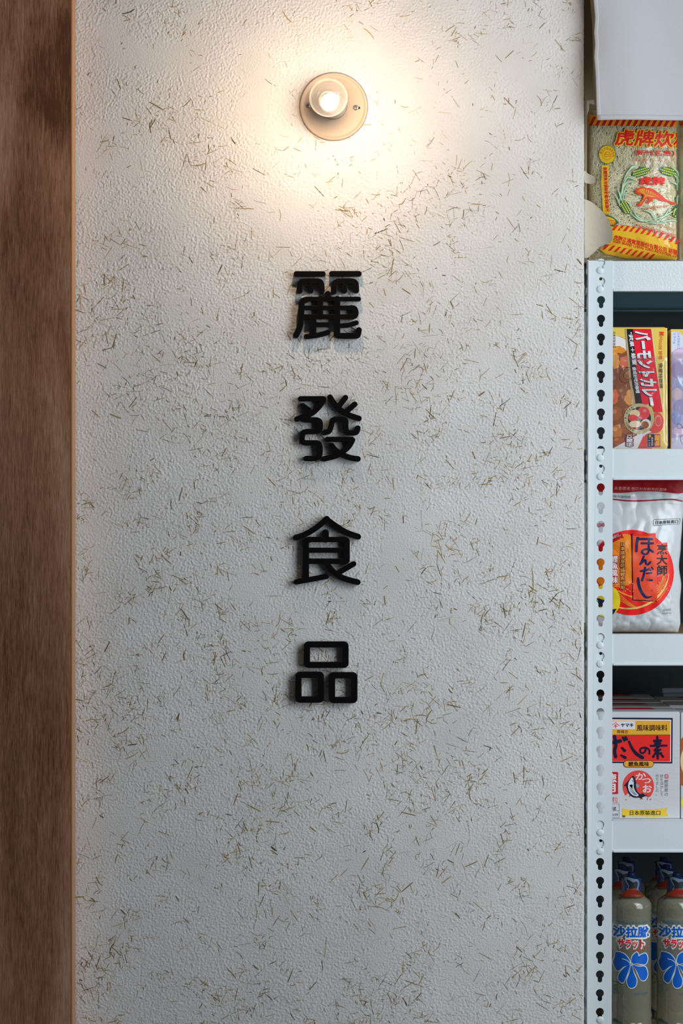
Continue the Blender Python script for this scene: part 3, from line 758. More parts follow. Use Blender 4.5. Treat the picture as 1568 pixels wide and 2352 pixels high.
    A.polys('yellow_ribbon', [[(1382, 380), (1398, 380), (1397, 400), (1396, 430), (1398, 470), (1400, 492), (1384, 490), (1383, 460), (1380, 420)]], (244, 200, 50))
    A.vtext('lettering', '榮獲消費者協會推薦品質優良', 1384, 384, 1394, 486, RED, 2, 0.02, 5)
    A.shape('leaf_seal', [blob([(1388, 494), (1404, 497), (1415, 505), (1420, 512), (1412, 517), (1410, 521), (1400, 518), (1392, 506)], 4)], DKGRN, 1)
    A.shape('leaf_seal_face', [blob([(1390, 497), (1403, 500), (1413, 507), (1410, 515), (1400, 515), (1393, 506)], 4)], (240, 196, 40), 2)
    A.text('lettering', '22001', [(1396, 503), (1413, 506), (1412, 511), (1395, 508)], RED, 3); A.text('lettering', 'HACCP', [(1392, 510), (1413, 512), (1413, 518), (1392, 516)], (200, 60, 30), 3, .02)
    # ears of rice in a wreath
    leaves = []
    def leaf(a, b, c, wd): leaves.append((spl([a, b, c], 5), wd))
    for t in ((1418, 432, 1424, 450, 1430, 466), (1412, 446, 1420, 462, 1424, 476), (1421, 466, 1428, 440, 1430, 418), (1432, 462, 1430, 432, 1438, 408), (1438, 458, 1434, 440, 1441, 424),
              (1430, 418, 1444, 392, 1466, 378), (1430, 430, 1440, 408, 1460, 414), (1426, 444, 1438, 420, 1459, 416), (1438, 404, 1450, 384, 1464, 382),
              (1446, 488, 1470, 506, 1500, 506), (1452, 478, 1464, 498, 1490, 512), (1474, 482, 1494, 488, 1506, 508), (1506, 510, 1526, 496, 1538, 476), (1500, 506, 1530, 494, 1556, 478),
              (1510, 512, 1540, 506, 1555, 508), (1488, 510, 1512, 514, 1528, 512), (1536, 416, 1554, 424, 1555, 438), (1540, 382, 1556, 396, 1555, 412), (1546, 400, 1556, 412, 1555, 428), (1558, 446, 1555, 456, 1555, 470)):
        leaf((t[0], t[1]), (t[2], t[3]), (t[4], t[5]), 1)
    out, ins = [], []
    for p, _ in leaves:
        n = len(p); out.append(ribbon(p, [5.2*math.sin(PI*(i+.35)/(n-.3)) for i in range(n)], 0)); ins.append(ribbon(p, [2.6*math.sin(PI*(i+.35)/(n-.3)) for i in range(n)], 0))
    A.multi('wreath_leaves', out, TEAL, 1); A.multi('wreath_leaf_centres', ins, (176, 190, 152), 2)
    for cx, cy, rx, ry, ro in ((1472, 395, 21, 10, -.30), (1534, 394, 20, 10, .28), (1436, 476, 17, 10.5, 1.05), (1555, 484, 17, 10, 1.9)):
        A.polys('rice_ear', [[(min(p[0], 1555), p[1]) for p in circ(cx, cy, rx, ry, 28, ro)]], DKGRN, 2); ks = []
        for i in range(-4, 5):
            for j in (-1, 0, 1):
                u, v_ = i*4.4+(2.2 if j else 0), j*5.4
                if (u/rx)**2+(v_/ry)**2 < 0.85:
                    X, Y = cx+u*math.cos(ro)-v_*math.sin(ro), cy+u*math.sin(ro)+v_*math.cos(ro)
                    if X < 1552: ks.append(circ(X, Y, 2.1, 1.7, 9, ro+.35*j))
        A.polys('rice_grains', ks, (176, 178, 60), 3)
    A.text('lettering', '虎牌', [(1470, 406), (1526, 407), (1525, 425), (1469, 424)], (204, 34, 26), 2, 0.05)
    # leaping tiger emblem
    tiger = blob([(1458, 441), (1462, 434), (1470, 431), (1478, 429), (1484, 432), (1492, 432), (1502, 436), (1513, 444), (1522, 451), (1531, 459), (1541, 463), (1549, 466), (1551, 462), (1552, 468), (1546, 470), (1536, 466),
                  (1527, 463), (1517, 461), (1507, 456), (1499, 458), (1494, 464), (1488, 466), (1484, 464), (1490, 458), (1484, 456), (1478, 464), (1473, 472), (1464, 473), (1464, 469), (1471, 463), (1477, 452), (1474, 446), (1468, 448), (1462, 444)], 4)
    A.shape('tiger_emblem', [tiger], (214, 62, 34), 2)
    A.shape('tiger_body', [blob([(1464, 440), (1468, 435), (1478, 433), (1486, 436), (1496, 440), (1506, 446), (1512, 452), (1505, 452), (1496, 453), (1488, 451), (1480, 455), (1474, 465), (1468, 470), (1477, 456), (1480, 448), (1472, 443)], 4)], (236, 150, 52), 3)
    A.strokes('tiger_stripes', [([(1482+5*k, 434+2.2*k), (1481+5*k, 440+2*k), (1485+5*k, 446+1.2*k)], 1.1) for k in range(6)]+[([(1466, 438), (1470, 440)], 1), ([(1476, 458), (1480, 461)], 1), ([(1473, 463), (1477, 466)], 1)], (180, 40, 26), 4)
    A.text('lettering', '註冊商標米粉專家', [(1478, 478), (1534, 470), (1535, 475), (1479, 483)], (206, 70, 50), 2)
    A.text('lettering', '本產品已投保億仟萬產品責任險', [(1458, 513), (1552, 538), (1551, 546), (1457, 519)], RED, 3)
    A.text('lettering', '工廠登記證 99-660752', [(1505, 511), (1555, 526), (1555, 531), (1504, 516)], (206, 110, 80), 3)
    return r
noodle_bag('rice noodle bag with a leaping tiger emblem on the top shelf under the white cloth', 0, 0.0, True, 3)
noodle_bag('rice noodle bag cut off by the right edge of the picture on the top shelf', 208.5, 0.0, False, 8)

# --- white cloth hanging before the carton
def cloth():
    nu, nv = 60, 130; y = -0.03; x0, x1 = W(1366, 0, y)[0], W(1366, 0, y)[0]+0.42; z0, z1 = cz_of(276, y), 2.748
    r = root('hanging_cloth', 'plain white hemmed cloth hanging before the carton at the upper right', 'cloth', (x0, y, z1))
    lf = [(277, 1371), (240, 1369), (170, 1367), (130, 1364), (100, 1366), (75, 1364), (40, 1366), (0, 1362), (-400, 1363)]
    def left(py):
        for (a, xa), (b, xb) in zip(lf, lf[1:]):
            if b <= py <= a: return xa+(xb-xa)*(a-py)/(a-b)
        return 1363
    def pt(u, v, off):
        z = z0+(z1-z0)*v; py = 1176-(z-ZC)/S(y); xl = W(left(min(max(py, -399), 277)), 0, y)[0]; x = xl+(x1-xl)*u
        yy = y-0.006*math.sin(u*7+0.6*v)*(1-.3*v)-0.003*math.sin(u*17+2*v)+off-0.004*sm((0.05-u)/.05)*math.sin(v*26)*.4
        return (x-x0, yy-y, z-z1-0.0025*u*(1-v))
    def sheet(name, u0, u1, v0, v1, th, n, k, m):
        V, F = [], []
        for s_ in (0, 1):
            for j in range(k+1):
                for i in range(n+1): V.append(pt(u0+(u1-u0)*i/n, v0+(v1-v0)*j/k, -th if s_ == 0 else th))
        q = (n+1)*(k+1)
        for j in range(k):
            for i in range(n):
                a = j*(n+1)+i; F += [(a, a+1, a+n+2, a+n+1), (q+a, q+a+n+1, q+a+n+2, q+a+1)]
        for i in range(n): F += [(i, q+i, q+i+1, i+1), (k*(n+1)+i, k*(n+1)+i+1, q+k*(n+1)+i+1, q+k*(n+1)+i)]
        for j in range(k):
            a = j*(n+1); F += [(a, a+n+1, q+a+n+1, q+a), (a+n, q+a+n, q+a+2*n+1, a+2*n+1)]
        me = pydata(V, F, smooth=True); return obj(name, me, m, r)
    M = bumpy(mat('white_cotton', albedo=(0.53, 0.535, 0.56), rough=0.9), 700, 0.0003)
    sheet('cloth_sheet', 0, 1, 0, 1, 0.0004, nu, nv, M)
    sheet('bottom_hem', 0, 1, 0, 0.011, 0.0012, nu, 3, M); sheet('side_hem', 0, 0.014, 0, 1, 0.0010, 3, nv, M)
cloth()

# --- curry boxes on the second shelf
M_WRAP = film_material('box_wrap', gloss=0.02, edge=0.85, rough=0.16, haze=0.05)
def crumple(name, quad, y, amp, seed, parent, m, n=46, k=80):
    """a loose sheet of clear wrap over a pack front, corners in photo pixels TL TR BR BL"""
    V, F = [], []; b = parent.location
    for j in range(k+1):
        for i in range(n+1):
            t, u = i/n, j/k; px, py = [(quad[0][d]*(1-t)+quad[1][d]*t)*(1-u)+(quad[3][d]*(1-t)+quad[2][d]*t)*u for d in (0, 1)]
            e = sm(min(t, 1-t, u, 1-u)/0.08)
            p = Vector((px*0.018+py*0.009, py*0.012-px*.01, seed))
            d = (1-abs(noise.noise(p)))*1.0+0.5*(1-abs(noise.noise(p*2.3)))+0.15*noise.noise(p*6)
            q = W(px, py, y-0.0004-amp*d*e); V.append((q[0]-b[0], q[1]-b[1], q[2]-b[2]))
    for j in range(k):
        for i in range(n): a = j*(n+1)+i; F.append((a, a+n+1, a+n+2, a+1))
    return obj(name, pydata(V, F, smooth=True), m, parent)
def carton_body(name, r, px0, px1, py0, py1, y, depth, m, lid=True):
    b = r.location; x0, x1 = W(px0, 0, y)[0], W(px1, 0, y)[0]; z0, z1 = b[2], cz_of(py0, y)
    return obj(name, box_me((x0-b[0], y-b[1], z0-b[2]), (x1-b[0], y+depth-b[1], z1-b[2]), 0.0009, 2), m, r)
yC = 0.05
M_YBOX = mat('yellow_carton', albedo=(0.84, 0.60, 0.10), rough=0.35)
def curry_photo(A, clip):
    """potatoes and carrots in brown sauce"""
    c = clip
    A.shape('sauce_picture', [[p for p in c]], (112, 54, 24), 1)
def curry_box_one():
    r = root('curry_box', 'yellow and red curry roux box in clear wrap on the second shelf beside the post', 'box', (W(1470, 0, yC)[0], yC, BOARD[10]+0.0003), 'curry boxes on the second shelf')
    carton_body('carton', r, 1404, 1532, 753, 1031, yC, 0.115, M_YBOX)
    A = Art(r, flat_mapper(yC))
    # upper edge flap, open right corner
    z = cz_of(753, yC); x0 = W(1404, 0, yC)[0]; xr = W(1527, 0, yC)[0]
    obj('top_flap', box_me((x0-r.location.x, 0.002, z-r.location.z+.0001), (xr-r.location.x, 0.113, z-r.location.z+0.0012), 0.0004, 1), M_YBOX, r)
    X0, X1, Y0, Y1 = 1404.6, 1531, 755.5, 1030
    pic = [(X0, 803)]+spl([(X0, 798), (1420, 797), (1436, 804), (1443, 815)], 4)+[(1452, 880), (1460, 950), (1462, 1000), (X0+2, Y1), (X0, Y1)]
    A.shape('picture_ground', [[(X0, 771), (1415, 770), (1440, 782), (1441, 815), (1452, 870), (1462, 960), (1475, 990), (1500, 990), (1500, Y1), (X0, Y1)]], (214, 210, 206), 1)
    A.strokes('picture_rule', [(spl([(X0+4, 773), (1420, 772), (1436, 779)], 5), 0.8)], (190, 120, 60), 2)
    A.shape('sauce_picture', [pic], (128, 70, 34), 2)
    lumps = [((1416, 803, 22, 9, .1), (196, 124, 44)), ((1412, 828, 11, 21, -.1), (206, 136, 56)), ((1434, 832, 13, 16, .4), (222, 106, 60)), ((1443, 860, 12, 18, .2), (140, 84, 50)), ((1412, 872, 12, 16, .3), (120, 70, 42)),
             ((1448, 912, 16, 20, .25), (206, 136, 66)), ((1410, 912, 10, 20, .2), (204, 96, 50)), ((1428, 900, 12, 12, 0), (134, 80, 46)), ((1414, 950, 14, 18, .3), (150, 84, 40)), ((1442, 945, 14, 16, 0), (132, 72, 38)),
             ((1415, 990, 16, 16, .2), (176, 106, 46)), ((1440, 980, 13, 18, .4), (150, 82, 44)), ((1418, 1012, 15, 10, -.3), (150, 78, 38))]
    for k_, ((cx, cy, rx, ry, ro), col) in enumerate(lumps):
        cl = lambda pts: [(max(p[0], X0), min(p[1], Y1-2)) for p in pts]
        A.polys('stew_piece', [cl([(p[0]+1.6*math.sin(p[1]*.5+k_), p[1]+1.2*math.sin(p[0]*.45+2*k_)) for p in circ(cx, cy, rx*.93, ry*.93, 24, ro)])], col, 3+.14*k_)
        A.polys('stew_shine', [cl(circ(cx-rx*.2, cy-ry*.25, rx*.35, ry*.3, 12, ro))], tuple(min(255, c_+30) for c_ in col), 3.07+.14*k_)
    A.shape('corner_apple', [[(1478, 1000)]+spl([(1478, 1004), (1486, 996), (1500, 994), (1500, 1012), (1498, Y1)], 4)+[(1464, Y1)]], (206, 64, 56), 3)
    # slanted strips: gold rule, black strip, red strip
    def band(name, a, b, c, d, col, ly, y1=Y1): A.polys(name, [[(a, Y0), (b, Y0), (d, y1), (c, y1)]], col, ly)
    A.shape('gold_rule', [[(1435, Y0), (1440, Y0), (1449, 870), (1463, 960), (1457, 960), (1444, 870)]], (168, 146, 100), 5)
    A.shape('black_strip', [[(1438.5, Y0), (1453, Y0), (1461, 850), (1474, 930), (1460, 930), (1449, 860)]], (20, 18, 22), 6)
    A.shape('red_strip', [[(1452, Y0), (1494, Y0), (1503, 830), (1521, 946), (1502, 947), (1494, 926), (1475, 932), (1462, 855)]], (206, 20, 40), 6)
    A.strokes('grey_rule', [([(1496, Y0), (1505, 830), (1522, 945)], 1.4)], (196, 190, 170), 7)
    def tx(txt, pts, col, ly, bold, wdt):
        """text reading downwards along a slanted line, tops to the right"""
        (xa, ya), (xb, yb) = pts; A.text('lettering', txt, [(xa+wdt/2, ya), (xb+wdt/2, yb), (xb-wdt/2, yb), (xa-wdt/2, ya)], col, ly, bold)
    for off, col, ly in (((-2.2, 1.6), (22, 18, 28), 7), ((0, 0), (236, 234, 238), 8)):
        v, f = A.glyphs('バーモントカレー', 0.045); n = 8.0; out = []
        for p in v:
            t = p[0]/n; yy = 760+t*173; xc = 1473.5+t*17+7*t*t; w2 = 37+3*t
            out.append((xc+(p[1]-.38)*w2*1.05+off[0], yy+off[1], p[2]))
        A.put('title_lettering' if ly == 8 else 'title_shadow', out, f, col, ly)
    tx('“蘋果＋蜂蜜', ((1447, 763), (1457, 838)), (232, 230, 232), 7, 0.03, 9.5)
    tx('做成好吃的咖哩', ((1455.5, 843), (1464.5, 903)), (232, 230, 232), 7, 0.03, 9)
    A.text('lettering', '日本原裝進口', QR(1407.5, 762, 1413.5, 799), (40, 34, 30), 7)
    # house-shaped mark and script name
    A.polys('logo', [[(1514, 762), (1524, 762), (1524, 765.5), (1519.5, 766.5), (1524, 767), (1524, 770.5), (1514, 770.5), (1514, 768), (1518, 766.5), (1514, 765)]], (214, 56, 30), 5)
    A.text('script_lettering', 'House', [(1522, 773), (1523, 804), (1513, 802), (1514, 773)], (214, 84, 40), 5)
    A.text('lettering', '好侍', QR(1512, 806, 1521, 825), (214, 74, 36), 5, .01)
    A.text('lettering', '佛蒙特咖哩', QR(1512, 834, 1522, 892), (84, 66, 26), 5, .01)
    # apple and honey medallion
    A.shape('apple_picture', [blob([(1496, 958), (1506, 948), (1516, 950), (1523, 964), (1522, 980), (1514, 992), (1502, 994), (1492, 985)], 5)], (200, 60, 56), 7)
    A.circle('apple_hollow', 1511, 966, 8, (230, 150, 130), 8, 13); A.circle('apple_hollow', 1511.5, 967, 6.5, (196, 74, 66), 9, 10)
    A.circle('medallion_rim', 1467, 961.5, 35, (176, 160, 116), 10); A.circle('medallion', 1468, 961, 26.5, (34, 26, 24), 11)
    A.ringtext('medallion_lettering', 'APPLE & HONEY', 1467, 961.5, 30.7, math.radians(246), math.radians(118), 6, (50, 40, 30), 11, .01, True)
    A.circle('apple', 1477, 949, 14.5, (204, 56, 60), 12, 15); A.circle('apple_shine', 1480, 943, 4, (226, 130, 130), 12.4, 3); A.circle('apple_slice', 1457, 950, 12, (238, 214, 160), 12.3, 9); A.shape('apple_slice', [blob([(1443, 957), (1452, 952), (1464, 957), (1464, 964), (1452, 967), (1444, 964)], 4)], (206, 62, 66), 13)
    A.circle('apple_slice', 1458, 974, 14, (238, 220, 180), 12.5, 8); A.shape('apple_skin', [blob([(1444, 976), (1452, 984), (1466, 982), (1460, 986), (1448, 984)], 4)], (200, 60, 60), 13)
    A.circle('honey_bowl', 1483, 974, 11.5, (226, 222, 214), 13); A.circle('honey', 1481, 976, 8.6, (140, 76, 40), 14); A.strokes('honey_spoon', [([(1466, 966), (1478, 973)], 1.2)], (190, 150, 70), 15)
    # flavour label and servings
    A.polys('flavour_label_rim', [rrect(1485, 996, 1517, 1027.5, 3)], (226, 200, 190), 7); A.polys('flavour_label', [rrect(1486, 997, 1516.3, 1026.7, 2.4)], (30, 30, 36), 8)
    A.polys('flavour_label_red', [rrect(1502, 997, 1516.3, 1026.7, 2)], (178, 34, 30), 9); A.text('lettering', '甜味', QR(1503.5, 999.5, 1515, 1025), (242, 190, 60), 10, .04)
    A.circle('flavour_dot', 1492, 1001.5, 3, (226, 160, 50), 9); A.text('lettering', '蘋果蜂蜜', QR(1495, 1004, 1499.5, 1024), (220, 216, 210), 9)
    A.text('lettering', '1 2 3 4', QR(1488.5, 1006, 1492.5, 1024), (220, 216, 210), 9)
    A.text('lettering_halo', '12盤份', QR(1438, 999, 1453, 1026), (96, 30, 40), 7, .16); A.text('lettering', '12盤份', QR(1438.5, 999, 1452.5, 1026), (240, 236, 236), 8, .03)
    wr = crumple('clear_wrap', [(1404, 815), (1532, 818), (1534, 1029), (1404, 1029)], yC-0.004, 0.0035, 4.0, r, M_WRAP)
    B = Art(r, flat_mapper(yC-0.0115))
    B.strokes('pen_marks', [(spl([(1450, 868), (1438, 880), (1424, 873), (1424, 855), (1434, 844), (1450, 846), (1452, 860), (1442, 872), (1432, 866), (1434, 856), (1444, 848)], 6), 1.0),
                            (spl([(1462, 833), (1474, 826), (1478, 834), (1470, 846), (1474, 862), (1486, 868), (1488, 858), (1478, 852), (1472, 856), (1476, 872), (1480, 884)], 6), 1.0)], (30, 26, 40), 1)
    return r
curry_box_one()
def curry_box_two():
    r = root('curry_box', 'pale lilac curry box in hazy clear wrap cut off by the right picture edge', 'box', (W(1600, 0, yC)[0], yC, BOARD[10]+0.0003), 'curry boxes on the second shelf')
    carton_body('carton', r, 1540, 1672, 756, 1031, yC, 0.115, M_YBOX)
    A = Art(r, flat_mapper(yC)); X0, Y1 = 1541, 1030
    A.shape('picture_ground', [[(X0, 762), (1560, 762), (1590, 800), (1600, Y1), (X0, Y1)]], (206, 206, 220), 1)
    A.text('lettering', '230g', QR(1545, 764, 1551, 790), (110, 150, 190), 2); A.text('lettering', '日本原裝進口', QR(1555, 764, 1561, 800), (110, 160, 196), 2)
    A.shape('stew_picture', [[(X0, 806)]+spl([(X0, 812), (1556, 800), (1580, 802), (1590, 830)], 5)+[(1598, 1000), (X0, 1022)]], (170, 158, 190), 2)
    for k_, (cx, cy, rx, ry, col) in enumerate(((1562, 815, 18, 13, (196, 172, 196)), (1556, 850, 15, 20, (150, 132, 168)), (1566, 880, 14, 18, (134, 146, 184)), (1554, 905, 12, 14, (204, 178, 184)), (1564, 935, 18, 18, (146, 134, 172)), (1553, 960, 11, 16, (128, 140, 186)), (1560, 990, 18, 10, (206, 176, 196)))):
        A.polys('stew_piece', [[(max(p[0], X0), p[1]) for p in circ(cx, cy, rx, ry, 22)]], col, 3+.1*k_)
    A.shape('picture_foot', [[(X0, 1006), (1600, 1002), (1600, Y1), (X0, Y1)]], (204, 200, 214), 4)
    crumple('clear_wrap', [(1540, 808), (1672, 812), (1672, 1029), (1540, 1029)], yC-0.003, 0.005, 9.0, r, film_material('box_wrap_hazy', gloss=0.03, edge=0.9, rough=0.15, haze=0.22), 40, 70)
    B = Art(r, flat_mapper(yC-0.013))
    B.strokes('pen_marks', [(spl([(1569, 980), (1560, 984), (1554, 980), (1556, 974), (1563, 975), (1568, 984), (1580, 986)], 6), 1.0), (spl([(1575, 996), (1564, 1000), (1562, 1008), (1567, 1020), (1580, 1024)], 6), 1.0)], (30, 28, 60), 1)
curry_box_two()

# --- dashi stock pouch on the third shelf
yH = 0.088
M_POUCH = mat('white_foil_pouch', albedo=(0.60, 0.63, 0.65), rough=0.24)
def pouch():
    x0, x1 = W(1348, 0, yH)[0], W(1566, 0, yH)[0]; z0, z1 = BOARD[20]+0.0006, cz_of(1092, yH)
    r = root('stock_pouch', 'white stock granule pouch with red top band and round orange emblem on the third shelf', 'pouch', ((x0+x1)/2, yH, z0)); loc = r.location
    pr = [(0.0, 0, -9), (0.06, 0, -4), (0.18, 0, -5), (0.30, 1, -2), (0.42, 1, -7), (0.55, 2, -3), (0.68, 0, 0), (0.78, 0, 3), (0.86, 0, 9), (1.0, -1, 12)]
    def outline(v):
        for a, b in zip(pr, pr[1:]):
            if a[0] <= v <= b[0]:
                t = sm((v-a[0])/(b[0]-a[0])); return x0+(a[1]+(b[1]-a[1])*t)*PX, x1+(a[2]+(b[2]-a[2])*t)*PX
        return x0, x1
    base = pillow(x0, x1, z0, z1, yH, 0.034, 21, 0.0021, 2.6, 0.72)
    def f(u, v):
        d = base(u, v)
        # crisp folds low in the pouch, soft waves across the zip
        if v < 0.32: d += 0.0055*(1-v/0.32)*(abs(noise.noise(Vector((u*9, v*16, 3))))-0.25)*sm(min(u, 1-u)/.1)*sm(v/.02)
        if v > 0.70: d += 0.0012*math.sin(u*9+0.6)*sm((v-.7)/.1)*sm(min(u, 1-u)/.08)
        for zz, a in ((0.842, 0.0009), (0.824, 0.0007), (0.880, 0.0006)): d += a*math.exp(-((v-zz+0.006*math.sin(u*7))/0.006)**2)
        return d
    obj('pouch_body', bag_mesh(f, x0, x1, z0, z1, yH, loc, 110, 170, 0.45, outline), M_POUCH, r)
    A = Art(r, bag_mapper(f, x0, x1, z0, z1, yH, outline, 0.0007, 0.0002), (5, 5))
    ed = 1349
    A.polys('red_band', [[(ed, 1094), (1572, 1094), (1572, 1132)]+[(1572-13*k, 1131+2.6*math.sin(k*.55+1.4)-1.2*(k > 7)) for k in range(1, 17)]+[(ed, 1129)]], (140, 16, 22))
    A.text('lettering', '永香環境 包裝封存鮮美好滋味', [(1411, 1117), (1531, 1121), (1530, 1128), (1410, 1125)], (214, 150, 150), 2)
    A.text('lettering', '沿線開夾鏈使用', [(1394, 1136), (1447, 1139), (1447, 1145), (1394, 1143)], (84, 94, 100), 1)
    A.strokes('zip_stripe', [(spl([(ed+1, 1144), (1400, 1146), (1440, 1150), (1480, 1150), (1520, 1147.5), (1545, 1147), (1566, 1151)], 6), 3.0)], (130, 26, 34))
    A.strokes('origin_frame', [([(x, y) for x, y in ((1500, 1195), (1502, 1193.5), (1560, 1191), (1562, 1193), (1560, 1203), (1502, 1207), (1500, 1205), (1500, 1195))], .9)], (70, 84, 94))
    A.text('lettering', '日本原裝進口', [(1505, 1196.5), (1557, 1193.5), (1557, 1201), (1505, 1204.5)], (56, 66, 74), 1, .015)
    # round emblem
    cx, cy, R_ = 1450, 1315, 97
    def cl(p): return (max(p[0], 1349), p[1])
    A.polys('emblem_disc', [[cl(p) for p in circ(cx, cy, R_, 98, 64)]], (206, 30, 28), 1)
    A.shape('emblem_orange', [[cl(p) for p in blob([(1370, 1270), (1390, 1240), (1420, 1228), (1448, 1230), (1452, 1260), (1462, 1320), (1440, 1345), (1410, 1348), (1380, 1345), (1360, 1310)], 5)]], (232, 132, 34), 2)
    A.polys('emblem_crescent', [[cl(p) for p in circ(cx, cy, 95, 95, 26, 0, PI*1.05, PI*1.42)]+[cl(p) for p in circ(cx+4, cy+4, 88, 86, 26, 0, PI*1.42, PI*1.05)]], (150, 16, 24), 3)
    rays = [(spl([(1405+3*k, 1352+k*1.0), (1440+3.4*k, 1368+k*.5-k*.1), (1500+2*k, 1384-6.5*k), (1532-k*1.2, 1350-7*k)], 5), 1.5) for k in range(7)]
    rays += [(spl([(1412, 1356+5*k), (1440, 1380+3*k), (1462, 1396+k)], 4), 1.4) for k in range(4)]
    rays += [(spl([(1424-6*k, 1236+4*k), (1442-5*k, 1244+6*k), (1450-6*k, 1262+8*k)], 4), 1.3) for k in range(5)]
    A.strokes('emblem_rays', rays, (240, 150, 50), 3)
    A.polys('granule_dots', [circ(1412+random.random()*130, 1336+random.random()*24, random.uniform(.7, 1.5), n=7) for _ in range(70)], (244, 186, 96), 4)
    A.strokes('gold_arc', [(circ(1443, 1310, 93, 88, 30, 0, PI*.03, PI*.66), [1+3.6*math.sin(PI*(k+.5)/30) for k in range(30)])], (206, 168, 92), 4)
    A.polys('yellow_disc', [[cl(p) for p in circ(1390, 1380, 34, 37, 40)]], (212, 190, 40), 5)
    A.shape('dark_tail', [[(1362, 1378), (1374, 1374), (1392, 1380), (1388, 1392), (1366, 1396)], [(1402, 1400), (1416, 1398), (1410, 1408), (1403, 1416)]], (26, 32, 60), 6)
    A.ring('eye_ring', 1370, 1380, 2.4, 1.1, (230, 230, 230), 7)
    A.ringtext('rim_lettering', 'かつお風味だし', cx, cy, 91, PI*1.27, PI*1.40, 8, (226, 196, 190), 5)
    A.text('lettering', 'HON-DASHI', [(1356, 1204), (1394, 1200), (1394, 1208), (1356, 1213)], (170, 40, 50), 2, .02)
    # title panels
    A.polys('panel_edge', [[(1449, 1226), (1453, 1226), (1456, 1376), (1508, 1379), (1508, 1382), (1452, 1379)]], (40, 14, 24), 4)
    A.polys('title_panel', [[(1452, 1230), (1505, 1225), (1509, 1380), (1454, 1377)]], (244, 84, 50), 5); A.polys('red_cap', [[(1452, 1227), (1505, 1224.5), (1505, 1230), (1480, 1231), (1452, 1231)]], (200, 34, 28), 6)
    A.polys('side_panel_print', [[(1504, 1250), (1532, 1246), (1535, 1322), (1508, 1326)]], (244, 84, 50), 5)
    NV = (22, 32, 74)
    A.brush('title_lettering', [(P(1464, 1236, 1462, 1250, 1461, 1266), [7.5, 6.5, 6]), (P(1464, 1238, 1497, 1238), 5.4), (P(1473, 1248, 1499, 1248), 5), (spl(P(1491, 1238, 1489, 1252, 1490, 1264, 1485, 1272, 1477, 1272, 1474, 1267, 1480, 1262, 1490, 1262, 1499, 1268), 5), 5)], NV, 6)
    A.brush('title_lettering', [(spl(P(1478, 1278, 1473, 1290, 1470, 1296, 1478, 1288, 1482, 1287, 1483, 1295, 1487, 1297, 1493, 1291), 5), 4.8)], NV, 6)
    A.brush('title_lettering', [(P(1471, 1312, 1489, 1308), 5), (spl(P(1481, 1304, 1478, 1320, 1474, 1333), 4), 5.4), (P(1485, 1317, 1496, 1316), 4.2), (P(1484, 1332, 1497, 1333), 4.6), (P(1490, 1305, 1494, 1310), 4), (P(1496, 1303, 1499, 1308), 3.6)], NV, 6)
    A.brush('title_lettering', [(spl(P(1465, 1328, 1467, 1345, 1474, 1362, 1484, 1372, 1496, 1370), 6), [5, 6, 6.4, 6.6, 7, 7, 7, 7, 7, 7, 7, 7, 7, 7, 7, 7, 6.6, 6.4, 6, 5.6, 5, 4.4, 4, 3, 2.4])], NV, 6)
    A.vtext('side_lettering', '烹大師', 1507, 1250, 1533, 1322, (44, 16, 30), 6, .03)
    A.vtext('lettering_halo', '日本燒津産乾燻鰹魚使用', 1424, 1245, 1435, 1354, (110, 20, 24), 5, .12); A.vtext('lettering', '日本燒津産乾燻鰹魚使用', 1424, 1245, 1435, 1354, (246, 206, 120), 6, .0)
    A.vtext('lettering_halo', '鰹魚風味', 1402, 1276, 1419, 1340, (150, 60, 60), 6, .12); A.vtext('lettering', '鰹魚風味', 1402, 1276, 1419, 1340, (242, 232, 236), 7, .02)
    A.ring('small_mark', 1497, 1356, 1.7, .6, (150, 30, 30), 6)
    A.text('lettering', '調味料', [(1522, 1399), (1541, 1397), (1541, 1403), (1522, 1405)], (130, 126, 126), 1); A.text('lettering', '內容量1kg', [(1520, 1407), (1541, 1405), (1541, 1410), (1520, 1412)], (140, 136, 134), 1)
pouch()

